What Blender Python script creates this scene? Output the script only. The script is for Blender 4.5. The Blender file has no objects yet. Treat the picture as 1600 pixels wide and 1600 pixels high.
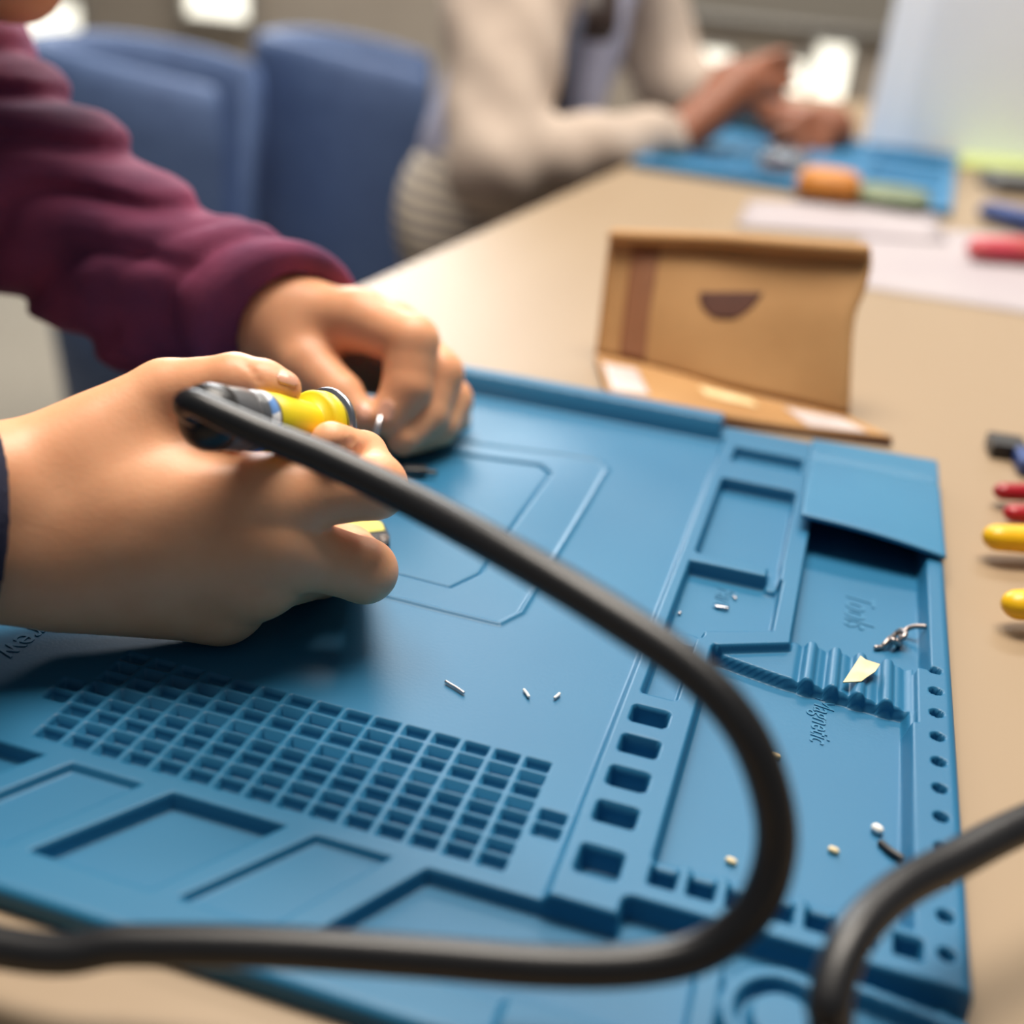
import bpy, bmesh, math, random
import numpy as np
from mathutils import Vector, Matrix
random.seed(7); np.random.seed(7)
sc = bpy.context.scene
COL = sc.collection

# ------------------------------------------------------------------ frame of reference
# Layout is measured in "mat units": X to the right along the mat, Y away, Z up from the mat's rim; the lens is 1 unit above it.
S = 0.18                      # metres per unit
ZT = 0.74                     # table top height
TB = -0.045                   # table top below the mat's rim, in units
ZM = ZT - TB * S              # height of the mat's rim
CR = np.array([[0.95168939, 0.29530656, 0.08415076],
               [0.20370148, -0.40210283, -0.8926472],
               [-0.22976731, 0.8666645, -0.44283138]])   # camera axes: right, down, forward
FPX = 1800.0
def P(u, v, d):               # a point seen at (u, v) at distance d along the view axis, in mat units
    return CR.T @ np.array([(u - 800) / FPX * d, (v - 800) / FPX * d, d]) + np.array([0, 0, 1.0])
def G(u, v, z=0.0):           # a point seen at (u, v) on the level z
    r = CR.T @ np.array([(u - 800) / FPX, (v - 800) / FPX, 1.0])
    return r * ((z - 1.0) / r[2]) + np.array([0, 0, 1.0])
def W(p):                     # mat units -> metres in the room
    p = np.asarray(p, float)
    return p * S + np.array([0, 0, ZM])

# ------------------------------------------------------------------ camera, light, exposure
cam = bpy.data.cameras.new('camera'); camo = bpy.data.objects.new('camera', cam); COL.objects.link(camo)
m = Matrix.Identity(4)
for i in range(3):
    m[i][0] = CR[0, i]; m[i][1] = -CR[1, i]; m[i][2] = -CR[2, i]
cl = W((0, 0, 1.0)); m[0][3], m[1][3], m[2][3] = cl
camo.matrix_world = m
cam.sensor_width = 36; cam.lens = 40.5; cam.clip_start = 0.01; cam.clip_end = 60
cam.dof.use_dof = True; cam.dof.focus_distance = 1.80 * S; cam.dof.aperture_fstop = 40.5 / 1000 / (0.047 * S)
cam.dof.aperture_blades = 0
sc.camera = camo

world = bpy.data.worlds.new('world'); sc.world = world; world.use_nodes = True
bg = world.node_tree.nodes['Background']; bg.inputs[0].default_value = (0.80, 0.90, 1.0, 1); bg.inputs[1].default_value = 0.13
def area(name, loc, target, sx, sy, power, color):
    l = bpy.data.lights.new(name, 'AREA'); l.shape = 'RECTANGLE'; l.size = sx; l.size_y = sy; l.energy = power; l.color = color
    o = bpy.data.objects.new(name, l); COL.objects.link(o); o.location = loc
    o.rotation_euler = (Vector(target) - Vector(loc)).to_track_quat('-Z', 'Y').to_euler()
    return o
area('window_daylight', (-1.65, 3.60, 1.90), (-0.1, 0.35, 0.75), 1.5, 1.6, 88, (0.93, 0.96, 1.0))
area('ceiling_lamp_light', (-0.25, 0.78, 2.5), (-0.12, 0.4, 0.75), 1.3, 0.7, 64, (1.0, 0.91, 0.80))
area('rear_fill_light', (-0.4, 2.6, 2.7), (-0.4, 2.9, 0.0), 2.4, 0.6, 56, (1.0, 0.94, 0.86))  # added fill to brighten the back wall and far table; no known fixture
sc.view_settings.view_transform = 'Standard'; sc.view_settings.look = 'None'
sc.view_settings.gamma = 1.0; sc.view_settings.use_curve_mapping = False
sc.view_settings.exposure = 0.0
sc.cycles.use_denoising = True
sc.cycles.max_bounces = 8; sc.cycles.caustics_reflective = False; sc.cycles.caustics_refractive = False

# ------------------------------------------------------------------ materials
def lin(c):
    return tuple(((x / 255) / 12.92 if x / 255 <= 0.04045 else ((x / 255 + 0.055) / 1.055) ** 2.4) for x in c)
def mat(name, rgb, rough=0.5, rgb2=None, nscale=30, detail=3, bump=0.0, bscale=None, metal=0.0, spec=0.5, sss=0.0, sheen=0.0, coat=0.0,
        trans=0.0, emit=None, estr=0.0, alpha=1.0, lo=0.35, hi=0.65, stretch=None):
    mt = bpy.data.materials.new(name); mt.use_nodes = True
    nt = mt.node_tree; b = nt.nodes['Principled BSDF']; L = nt.links.new
    b.inputs['Base Color'].default_value = (*lin(rgb), 1); b.inputs['Roughness'].default_value = rough
    b.inputs['Metallic'].default_value = metal; b.inputs['Specular IOR Level'].default_value = spec
    b.inputs['Transmission Weight'].default_value = trans; b.inputs['Coat Weight'].default_value = coat; b.inputs['Alpha'].default_value = alpha
    if sheen: b.inputs['Sheen Weight'].default_value = sheen; b.inputs['Sheen Roughness'].default_value = 0.5; b.inputs['Sheen Tint'].default_value = (*lin(rgb2 or rgb), 1)
    if sss:
        b.inputs['Subsurface Weight'].default_value = sss; b.inputs['Subsurface Radius'].default_value = (1.0, 0.35, 0.18)
        b.inputs['Subsurface Scale'].default_value = 0.006
    if emit: b.inputs['Emission Color'].default_value = (*lin(emit), 1); b.inputs['Emission Strength'].default_value = estr
    tc = nt.nodes.new('ShaderNodeTexCoord'); src = tc.outputs['Object']
    if stretch:
        mp = nt.nodes.new('ShaderNodeMapping'); mp.inputs['Scale'].default_value = stretch; L(src, mp.inputs['Vector']); src = mp.outputs['Vector']
    if rgb2:
        n = nt.nodes.new('ShaderNodeTexNoise'); n.inputs['Scale'].default_value = nscale; n.inputs['Detail'].default_value = detail; L(src, n.inputs['Vector'])
        r = nt.nodes.new('ShaderNodeValToRGB'); r.color_ramp.elements[0].position = lo; r.color_ramp.elements[1].position = hi
        r.color_ramp.elements[0].color = (*lin(rgb), 1); r.color_ramp.elements[1].color = (*lin(rgb2), 1)
        L(n.outputs['Fac'], r.inputs['Fac']); L(r.outputs['Color'], b.inputs['Base Color'])
    if bump:
        n2 = nt.nodes.new('ShaderNodeTexNoise'); n2.inputs['Scale'].default_value = bscale or nscale; n2.inputs['Detail'].default_value = 4; L(src, n2.inputs['Vector'])
        bp = nt.nodes.new('ShaderNodeBump'); bp.inputs['Strength'].default_value = bump; bp.inputs['Distance'].default_value = 0.001
        L(n2.outputs['Fac'], bp.inputs['Height']); L(bp.outputs['Normal'], b.inputs['Normal'])
    return mt
M = dict(
    silicone=mat('blue_silicone', (38, 108, 146), 0.42, (34, 102, 141), 9, 4, bump=0.05, bscale=900, spec=0.34),
    lidsil=mat('lid_silicone', (46, 116, 154), 0.45, (42, 111, 150), 20, 3, bump=0.05, bscale=900, spec=0.4),
    farsil=mat('far_mat_silicone', (30, 105, 150), 0.5, (40, 120, 165), 6, 3),
    wood=mat('beech_laminate', (158, 137, 110), 0.46, (150, 128, 101), 4, 5, bump=0.03, bscale=160, spec=0.5, stretch=(1, 0.12, 1)),
    woodedge=mat('table_edge', (200, 172, 132), 0.45, (188, 160, 120), 12, 3),
    steel=mat('chrome_steel', (200, 200, 205), 0.25, metal=1.0, rgb2=(180, 182, 188), nscale=60),
    skin=mat('skin', (238, 176, 134), 0.45, (230, 164, 122), 60, 5, bump=0.07, bscale=700, spec=0.4, sss=0.25),
    skin2=mat('brown_skin', (150, 92, 64), 0.5, (135, 80, 55), 40, 3, sss=0.1),
    nail=mat('nail', (240, 178, 150), 0.25, (236, 170, 142), 80, 2, spec=0.5, sss=0.1),
    lips=mat('lips', (170, 92, 92), 0.4, (160, 84, 86), 90, 2),
    maroon=mat('maroon_knit', (156, 70, 104), 0.85, (92, 44, 80), 16, 4, bump=0.5, bscale=900, sheen=0.8),
    navyknit=mat('navy_knit', (24, 28, 56), 0.9, (20, 24, 48), 40, 3, bump=0.4, bscale=900, sheen=0.2),
    denim=mat('dark_denim', (38, 44, 66), 0.9, (30, 36, 56), 60, 3),
    hair=mat('dark_hair', (38, 28, 26), 0.5, (60, 44, 38), 90, 4, stretch=(1, 1, 0.1)),
    cream=mat('cream_knit', (192, 176, 162), 0.9, (180, 164, 151), 30, 3, sheen=0.2),
    lavender=mat('lavender_cotton', (178, 178, 200), 0.9, (162, 164, 188), 12, 3),
    strap=mat('slate_webbing', (62, 66, 84), 0.8, (54, 58, 74), 50, 3),
    blackrub=mat('black_rubber', (24, 24, 26), 0.36, (30, 30, 32), 40, 3, spec=0.5),
    greyplastic=mat('charcoal_plastic', (92, 94, 98), 0.3, (82, 84, 88), 30, 3, spec=0.5, coat=0.3),
    yellowrub=mat('yellow_rubber', (236, 214, 30), 0.42, (230, 206, 26), 40, 3),
    yellowpl=mat('yellow_handle', (240, 190, 20), 0.35, (232, 180, 16), 30, 3),
    paleyellow=mat('pale_yellow_plastic', (236, 230, 120), 0.4, (230, 224, 110), 60, 2),
    redpl=mat('red_handle', (170, 22, 38), 0.3, (150, 16, 32), 30, 3),
    pinkpl=mat('pink_handle', (206, 70, 90), 0.4, (196, 84, 80), 30, 3),
    bluepl=mat('blue_handle', (44, 74, 140), 0.4, (36, 62, 120), 30, 3),
    blackpl=mat('black_plastic', (34, 34, 36), 0.4, (42, 42, 44), 50, 3),
    kraft=mat('kraft_card', (186, 142, 90), 0.75, (170, 126, 76), 14, 5, bump=0.15, bscale=300),
    kraftdark=mat('kraft_tape', (150, 100, 66), 0.55, (140, 92, 60), 30, 3),
    kraftshade=mat('kraft_shade', (92, 52, 38), 0.8, (80, 46, 34), 60, 3),  # card darkened to carry shade: inside the thumb hole, under the base edge
    label=mat('white_label', (210, 198, 196), 0.5, (198, 186, 184), 60, 3),
    paper=mat('white_paper', (176, 168, 171), 0.6, (168, 159, 164), 8, 3),
    board=mat('white_board', (236, 244, 255), 0.5, (230, 238, 252), 5, 2),
    green=mat('pale_green_card', (206, 220, 140), 0.6, (198, 212, 130), 12, 2),
    chairblue=mat('chair_wool', (74, 96, 136), 0.75, (67, 88, 128), 40, 3, bump=0.2, bscale=400, sheen=0.25),
    carpet=mat('carpet', (150, 142, 128), 0.95, (138, 130, 116), 90, 4, bump=0.4, bscale=500),
    wallpaint=mat('wall_paint', (176, 164, 150), 0.8, (170, 158, 144), 3, 3),
    blind=mat('roller_blind', (132, 126, 116), 0.85, (126, 120, 110), 200, 2),
    frame=mat('window_frame', (150, 146, 140), 0.5, (144, 140, 134), 20, 2),
    daypane=mat('lit_pane', (250, 250, 240), 0.3, emit=(255, 250, 232), estr=1.5),
    glass=mat('clear_plastic', (225, 230, 232), 0.08, trans=0.9, spec=0.5),
    solder=mat('solder_wire', (170, 160, 156), 0.35, (150, 138, 132), 200, 3, metal=0.85),
    silver=mat('tinned_wire', (225, 225, 228), 0.25, (205, 205, 210), 300, 2, metal=0.9),
    tape=mat('masking_tape', (240, 218, 174), 0.7, (228, 202, 152), 160, 4, lo=0.4, hi=0.6),
    white=mat('white_flake', (240, 238, 232), 0.5, (230, 226, 220), 100, 2),
    orange=mat('orange_plastic', (206, 134, 50), 0.5, (190, 120, 44), 40, 2),
    pcb=mat('olive_circuit_board', (120, 132, 100), 0.5, (104, 118, 88), 60, 2),
)
def stripes(name, a, b, scale):
    mt = bpy.data.materials.new(name); mt.use_nodes = True; nt = mt.node_tree; bs = nt.nodes['Principled BSDF']; L = nt.links.new
    tc = nt.nodes.new('ShaderNodeTexCoord'); wv = nt.nodes.new('ShaderNodeTexWave'); wv.bands_direction = 'Z'; wv.inputs['Scale'].default_value = scale
    wv.inputs['Distortion'].default_value = 0.6; rp = nt.nodes.new('ShaderNodeValToRGB'); rp.color_ramp.elements[0].color = (*lin(a), 1); rp.color_ramp.elements[1].color = (*lin(b), 1)
    rp.color_ramp.elements[0].position = 0.4; rp.color_ramp.elements[1].position = 0.6
    L(tc.outputs['Object'], wv.inputs['Vector']); L(wv.outputs['Fac'], rp.inputs['Fac']); L(rp.outputs['Color'], bs.inputs['Base Color']); bs.inputs['Roughness'].default_value = 0.9
    return mt
M['stripe'] = stripes('striped_cotton', (204, 190, 170), (120, 116, 116), 22)
M['sticker'] = stripes('printed_sticker', (236, 238, 242), (96, 140, 200), 60)

# ------------------------------------------------------------------ object helpers
def tag(o, label=None, cat=None, group=None, kind=None):
    if label: o['label'] = label
    if cat: o['category'] = cat
    if group: o['group'] = group
    if kind: o['kind'] = kind
    return o
def mesh(name, V, F, material, parent=None, origin=None, smooth=True):
    """V in metres (room); origin = room position of the object's own origin (its parent's when it has one)."""
    V = np.asarray(V, dtype=np.float64)
    if parent is not None: origin = parent['_o']
    if origin is None: origin = (V.min(0) + V.max(0)) / 2; origin[2] = V[:, 2].min()
    origin = np.asarray(origin, float)
    me = bpy.data.meshes.new(name)
    if isinstance(F, np.ndarray) and F.ndim == 2:
        n, k = F.shape
        me.vertices.add(len(V)); me.vertices.foreach_set('co', (V - origin).astype(np.float32).ravel())
        me.loops.add(n * k); me.loops.foreach_set('vertex_index', F.astype(np.int32).ravel())
        me.polygons.add(n); me.polygons.foreach_set('loop_start', np.arange(0, n * k, k, dtype=np.int32))
        me.update(calc_edges=True); me.validate()
    else:
        me.from_pydata((V - origin).tolist(), [], [list(f) for f in F]); me.update()
    me.polygons.foreach_set('use_smooth', np.full(len(me.polygons), smooth)); me.materials.append(material)
    o = bpy.data.objects.new(name, me); COL.objects.link(o)
    if parent is not None: o.parent = parent
    else: o.location = origin
    o['_o'] = [float(x) for x in origin]
    return o
def empty(name, origin):
    o = bpy.data.objects.new(name, None); COL.objects.link(o); o.empty_display_size = 0.02; o.location = origin
    o['_o'] = [float(x) for x in origin]; return o
def copy_tree(o, parent=None):
    c = o.copy(); COL.objects.link(c)
    if parent is not None: c.parent = parent
    for ch in o.children: copy_tree(ch, c)
    return c
def bev(o, w=0.001, seg=2, ang=0.6):
    md = o.modifiers.new('bevel', 'BEVEL'); md.width = w; md.segments = seg; md.limit_method = 'ANGLE'; md.angle_limit = ang
    return o
def box(c, s, R=None):
    x, y, z = [k / 2 for k in s]
    V = np.array([[-x, -y, -z], [x, -y, -z], [x, y, -z], [-x, y, -z], [-x, -y, z], [x, -y, z], [x, y, z], [-x, y, z]])
    if R is not None: V = V @ np.asarray(R).T
    return V + np.asarray(c), [(0, 3, 2, 1), (4, 5, 6, 7), (0, 1, 5, 4), (1, 2, 6, 5), (2, 3, 7, 6), (3, 0, 4, 7)]
def join(*parts):
    V, F, n = [], [], 0
    for v, f in parts:
        V.append(np.asarray(v)); F += [tuple(i + n for i in q) for q in f]; n += len(v)
    return np.concatenate(V), F
def rotz(a):
    c, s = math.cos(a), math.sin(a); return np.array([[c, -s, 0], [s, c, 0], [0, 0, 1]])
def spline(pts, n=8):
    """Catmull-Rom through rows of pts (any width)."""
    p = np.asarray(pts, float); q = np.vstack([2 * p[0] - p[1], p, 2 * p[-1] - p[-2]]); out = []
    for i in range(1, len(q) - 2):
        for t in np.linspace(0, 1, n, endpoint=False):
            a, b, c, d = q[i - 1], q[i], q[i + 1], q[i + 2]
            out.append(0.5 * (2 * b + (c - a) * t + (2 * a - 5 * b + 4 * c - d) * t * t + (3 * b - a - 3 * c + d) * t ** 3))
    out.append(p[-1]); return np.array(out)
def tube(pts, rad, seg=14, flat=1.0, up=(0, 0, 1), cap=True):
    """Swept round (or flattened) section along pts with per-point radius; rounded ends when the radii close."""
    p = np.asarray(pts, float); n = len(p); rad = np.full(n, rad) if np.isscalar(rad) else np.asarray(rad, float)
    T = np.gradient(p, axis=0); T /= np.linalg.norm(T, axis=1)[:, None] + 1e-12
    a = np.asarray(up, float); a = a - T[0] * (a @ T[0])
    if np.linalg.norm(a) < 1e-3: a = np.array([1.0, 0, 0]) - T[0] * T[0][0]
    V, F = [], []; th = np.linspace(0, 2 * np.pi, seg, endpoint=False)
    for i in range(n):
        a = a - T[i] * (a @ T[i]); a /= np.linalg.norm(a); b = np.cross(T[i], a)
        V.append(p[i] + rad[i] * (np.cos(th)[:, None] * a * flat + np.sin(th)[:, None] * b))
    V = np.concatenate(V)
    for i in range(n - 1):
        for j in range(seg):
            k = (j + 1) % seg; F.append((i * seg + j, i * seg + k, (i + 1) * seg + k, (i + 1) * seg + j))
    if cap: F.append(tuple(range(seg - 1, -1, -1))); F.append(tuple((n - 1) * seg + j for j in range(seg)))
    return V, F
def roundends(pts, r, k=5):
    """Tube centreline and radii with hemispherical ends."""
    p = np.asarray(pts, float); t0 = p[0] - p[1]; t0 /= np.linalg.norm(t0); t1 = p[-1] - p[-2]; t1 /= np.linalg.norm(t1)
    r = np.full(len(p), r) if np.isscalar(r) else np.asarray(r, float)
    A = [p[0] + t0 * r[0] * math.sin(a) for a in np.linspace(math.pi / 2 - 0.05, 0.2, k)]; ra = [r[0] * math.cos(a) for a in np.linspace(math.pi / 2 - 0.05, 0.2, k)]
    B = [p[-1] + t1 * r[-1] * math.sin(a) for a in np.linspace(0.2, math.pi / 2 - 0.05, k)]; rb = [r[-1] * math.cos(a) for a in np.linspace(0.2, math.pi / 2 - 0.05, k)]
    return np.vstack([A, p, B]), np.concatenate([ra, r, rb])
def lathe(a, b, prof, seg=40):
    """Revolve prof = [(t along a->b in units of length, radius)] around the axis a->b."""
    a = np.asarray(a, float); b = np.asarray(b, float); T = (b - a); Ln = np.linalg.norm(T); T /= Ln
    u = np.cross(T, (0, 0, 1.0)); u /= np.linalg.norm(u); w = np.cross(T, u); th = np.linspace(0, 2 * np.pi, seg, endpoint=False); V, F = [], []
    for t, r in prof: V.append(a + T * t + r * (np.cos(th)[:, None] * u + np.sin(th)[:, None] * w))
    V = np.concatenate(V); n = len(prof)
    for i in range(n - 1):
        for j in range(seg):
            k = (j + 1) % seg; F.append((i * seg + j, (i + 1) * seg + j, (i + 1) * seg + k, i * seg + k))
    F.append(tuple(range(seg))); F.append(tuple((n - 1) * seg + j for j in range(seg - 1, -1, -1)))
    return V, F
def slab(poly, z0, z1):
    """Prism over a counter-clockwise outline."""
    n = len(poly); V = [(x, y, z0) for x, y in poly] + [(x, y, z1) for x, y in poly]
    F = [tuple(range(n - 1, -1, -1)), tuple(range(n, 2 * n))] + [(i, (i + 1) % n, n + (i + 1) % n, n + i) for i in range(n)]
    return np.array(V), F

# ------------------------------------------------------------------ implicit surfaces for bodies and cloth
def seg_t(p, a, b):
    ba = b - a; t = np.clip((p - a) @ ba / (ba @ ba), 0, 1); return t, np.linalg.norm(p - a - t[:, None] * ba, axis=1)
def cap(p, a, b, ra, rb=None):
    a = np.asarray(a, float); b = np.asarray(b, float); t, d = seg_t(p, a, b); rb = ra if rb is None else rb
    return d - (ra + (rb - ra) * t)
def ell(p, c, r, R=None):
    q = p - np.asarray(c); q = q @ R if R is not None else q; r = np.asarray(r, float)
    k0 = np.linalg.norm(q / r, axis=1); k1 = np.linalg.norm(q / (r * r), axis=1); return k0 * (k0 - 1) / (k1 + 1e-9)
def smin(a, b, k):
    h = np.maximum(k - np.abs(a - b), 0) / k; return np.minimum(a, b) - h * h * k * 0.25
def smax(a, b, k): return -smin(-a, -b, k)
def chain(p, pts, k=0.02):
    """Limb through joints [(xyz, radius), ...]."""
    d = None
    for (a, ra), (b, rb) in zip(pts[:-1], pts[1:]):
        c = cap(p, a, b, ra, rb); d = c if d is None else smin(d, c, k)
    return d
def nets(fn, lo, hi, h, B=8):
    """Surface nets over a box, evaluated only in blocks near the surface."""
    lo = np.asarray(lo, float); hi = np.asarray(hi, float); nb = np.ceil((hi - lo) / h / B).astype(int); n = nb * B
    bi = np.stack(np.meshgrid(*[np.arange(k) for k in nb], indexing='ij'), -1).reshape(-1, 3)
    bc = lo + (bi + 0.5) * B * h - h / 2
    d0 = np.concatenate([fn(bc[i:i + 200000]) for i in range(0, len(bc), 200000)])
    keep = np.abs(d0) < B * h * 0.5 * 1.75 * 1.35
    D = np.repeat(np.repeat(np.repeat(np.where(d0 < 0, -1.0, 1.0).astype(np.float32).reshape(nb), B, 0), B, 1), B, 2)
    loc = np.stack(np.meshgrid(*[np.arange(B)] * 3, indexing='ij'), -1).reshape(-1, 3); kb = bi[keep] * B
    for i in range(0, len(kb), 600):
        idx = (kb[i:i + 600, None, :] + loc[None]).reshape(-1, 3); D[idx[:, 0], idx[:, 1], idx[:, 2]] = fn(lo + idx * h)
    I = D < 0; cnt = np.zeros(n - 1, np.int8)
    for a in (0, 1):
        for b in (0, 1):
            for c in (0, 1): cnt += I[a:n[0] - 1 + a, b:n[1] - 1 + b, c:n[2] - 1 + c]
    cells = np.argwhere((cnt > 0) & (cnt < 8)); vid = np.full(n - 1, -1, np.int32); vid[tuple(cells.T)] = np.arange(len(cells))
    acc = np.zeros((len(cells), 3)); num = np.zeros(len(cells)); cor = [np.array([a, b, c]) for a in (0, 1) for b in (0, 1) for c in (0, 1)]
    for A in cor:
        for ax in range(3):
            if A[ax]: continue
            Bc = A.copy(); Bc[ax] = 1; ia = cells + A; ib = cells + Bc
            da = D[tuple(ia.T)]; db = D[tuple(ib.T)]; x = (da < 0) != (db < 0); t = np.where(x, da / (da - db + 1e-20), 0)
            pt = A + np.outer(t, Bc - A); acc[x] += pt[x]; num[x] += 1
    V = lo + (cells + acc / num[:, None]) * h; F = []
    for ax in range(3):
        o1, o2 = [(1, 2), (2, 0), (0, 1)][ax]; sh = [slice(None)] * 3; s2 = [slice(None)] * 3; sh[ax] = slice(0, -1); s2[ax] = slice(1, None)
        e = np.argwhere(I[tuple(sh)] != I[tuple(s2)]); e = e[(e[:, o1] > 0) & (e[:, o2] > 0) & (e[:, o1] < n[o1] - 1) & (e[:, o2] < n[o2] - 1)]
        u1 = np.zeros(3, int); u1[o1] = 1; u2 = np.zeros(3, int); u2[o2] = 1
        q = np.stack([vid[tuple(e.T)], vid[tuple((e - u1).T)], vid[tuple((e - u1 - u2).T)], vid[tuple((e - u2).T)]], 1)
        ins = I[tuple(e.T)]; q[~ins] = q[~ins][:, ::-1]; F.append(q[(q >= 0).all(1)])
    return V, np.concatenate(F)
def march(fn, u, v, d0, d1, n=240):
    """First surface of fn seen at (u, v) between distances d0 and d1, and its outward normal."""
    ds = np.linspace(d0, d1, n); p = np.array([P(u, v, d) for d in ds]); f = fn(p); i = int(np.argmax(f < 0))
    q = p[i]; e = 1e-3; g = np.array([fn(np.array([q + e * np.eye(3)[k]]))[0] - fn(np.array([q - e * np.eye(3)[k]]))[0] for k in range(3)])
    return q, g / np.linalg.norm(g)

# ================================================================== THE ROOM
def wbox(name, lo, hi, material, parent=None, origin=None, smooth=False):
    lo = np.asarray(lo, float); hi = np.asarray(hi, float); V, F = box((lo + hi) / 2, hi - lo); return mesh(name, V, F, material, parent, origin, smooth)
tag(wbox('floor', (-4.0, -1.6, -0.05), (3.4, 3.75, 0.0), M['carpet']), 'beige grey carpet floor of the classroom', 'floor', kind='structure')
YW = 3.7
tag(wbox('wall_back', (-4.0, YW + 0.06, 0.0), (3.4, YW + 0.16, 2.9), M['wallpaint']), 'beige painted wall behind the chairs', 'wall', kind='structure')
tag(wbox('baseboard_back', (-4.0, YW + 0.035, 0.0), (3.4, YW + 0.06, 0.09), M['frame']), 'grey skirting along the back wall', 'baseboard', kind='structure')
def wallx(u, v):              # where a sight line meets the back wall
    r = CR.T @ np.array([(u - 800) / FPX, (v - 800) / FPX, 1.0]); t = (YW / S) / r[1]; q = W(r * t + np.array([0, 0, 1.0])); return q
for k, (u0, u1, va, vb, dark) in enumerate([(5, 118, 8, 92, 0), (285, 382, -40, 22, 0), (1082, 1142, 82, 132, 1), (1205, 1268, 100, 165, 1), (1262, 1330, 74, 160, 1)]):
    a = wallx(u0, vb); b = wallx(u1, va); zb, zt = a[2], b[2]
    w = tag(empty('window_%d' % (k + 1), ((a[0] + b[0]) / 2, YW + 0.06, zb)), ['bright low window beside the chin of the person in maroon', 'bright low window above the middle of the first blue chair',
        'small bright low window left of the raised brown hand', 'bright low window right of the raised brown hand', 'tall bright low window next to the white board'][k], 'window', kind='structure')
    mesh('pane', *box(((a[0] + b[0]) / 2, YW + 0.045, (zb + zt) / 2), (b[0] - a[0], 0.01, zt - zb)), M['daypane'], w, smooth=False)
    t = 0.014; V, F = join(box(((a[0] + b[0]) / 2, YW + 0.035, zt + t / 2), (b[0] - a[0] + 2 * t, 0.05, t)), box(((a[0] + b[0]) / 2, YW + 0.03, zb - t / 2), (b[0] - a[0] + 2 * t, 0.06, t)),
                box((a[0] - t / 2, YW + 0.035, (zb + zt) / 2), (t, 0.05, zt - zb)), box((b[0] + t / 2, YW + 0.035, (zb + zt) / 2), (t, 0.05, zt - zb)))
    mesh('window_frame', V, F, M['frame'], w, smooth=False)
fx0, fx1, fz0, fz1 = -2.42, -0.88, 1.08, 2.72          # the tall window that lets the daylight in, above the part the lens sees
wt = tag(empty('window_6', ((fx0 + fx1) / 2, YW + 0.06, fz0)), 'tall upper window in the back wall behind the chairs', 'window', kind='structure')
V, F = join(box(((fx0 + fx1) / 2, YW + 0.02, fz0 - 0.02), (fx1 - fx0 + 0.08, 0.09, 0.04)), box(((fx0 + fx1) / 2, YW + 0.02, fz1 + 0.02), (fx1 - fx0 + 0.08, 0.09, 0.04)), box((fx0 - 0.02, YW + 0.02, (fz0 + fz1) / 2), (0.04, 0.09, fz1 - fz0)), box((fx1 + 0.02, YW + 0.02, (fz0 + fz1) / 2), (0.04, 0.09, fz1 - fz0)))
mesh('window_frame', V, F, M['frame'], wt, smooth=False)
mesh('pane', *box(((fx0 + fx1) / 2, YW + 0.05, (fz0 + fz1) / 2), (fx1 - fx0, 0.01, fz1 - fz0)), M['daypane'], wt, smooth=False)
# a roller blind over the upper glazing behind the second person
a = wallx(1010, 72); b = wallx(1420, 60)
bl = tag(empty('roller_blind', ((a[0] + b[0]) / 2, YW, b[2])), 'taupe roller blind hanging on the back wall above the raised hand', 'blind')
V, F = box(((a[0] + b[0]) / 2, YW + 0.03, (b[2] + 2.3) / 2), (b[0] - a[0] + 0.5, 0.004, 2.3 - b[2])); mesh('blind_cloth', V, F, M['blind'], bl, smooth=False)
V, F = tube([(a[0] - 0.25, YW + 0.028, b[2]), (b[0] + 0.25, YW + 0.028, b[2])], 0.012); mesh('bottom_bar', V, F, M['frame'], bl)
V, F = tube([(a[0] - 0.27, YW + 0.02, 2.32), (b[0] + 0.27, YW + 0.02, 2.32)], 0.028); mesh('roller', V, F, M['frame'], bl)

# ================================================================== TABLE
e0 = G(575, 440, TB)[:2]; e1 = G(980, 258, TB)[:2]; ed = (e1 - e0) / np.linalg.norm(e1 - e0); en = np.array([ed[1], -ed[0]])
def tb(s, t, z): q = e0 + ed * s + en * t; return W((q[0], q[1], z))
tc0 = tb(2.3, 2.6, 0); table = tag(empty('table', (tc0[0], tc0[1], 0.0)), 'beech laminate classroom table that carries the blue mats', 'table')
th = 0.14
def tslab(name, s0, s1, t0, t1, z0, z1, material):
    V, F = slab([(0, 0)] * 4, 0, 1); c = [tb(s0, t0, z0), tb(s0, t1, z0), tb(s1, t1, z0), tb(s1, t0, z0), tb(s0, t0, z1), tb(s0, t1, z1), tb(s1, t1, z1), tb(s1, t0, z1)]
    return bev(mesh(name, np.array(c), F, material, table, smooth=False), 0.002, 3)
tslab('tabletop', -4.0, 8.2, 0.0, 5.0, TB - th, TB, M['wood'])
for s in (-3.6, 7.8):
    for t in (0.5, 4.5):
        q = tb(s, t, 0); V, F = tube([(q[0], q[1], 0.004), (q[0], q[1], ZT - th * S + 0.001)], 0.022, 18); lg = mesh('leg', V, F, M['steel'], table)
        V, F = tube([(q[0], q[1], 0.0), (q[0], q[1], 0.012)], 0.027, 18); mesh('foot_cap', V, F, M['blackpl'], table)
tslab('apron', -3.6, 7.8, 0.45, 0.55, TB - th - 0.3, TB - th, M['steel']); tslab('apron', -3.6, 7.8, 4.45, 4.55, TB - th - 0.3, TB - th, M['steel'])

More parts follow.
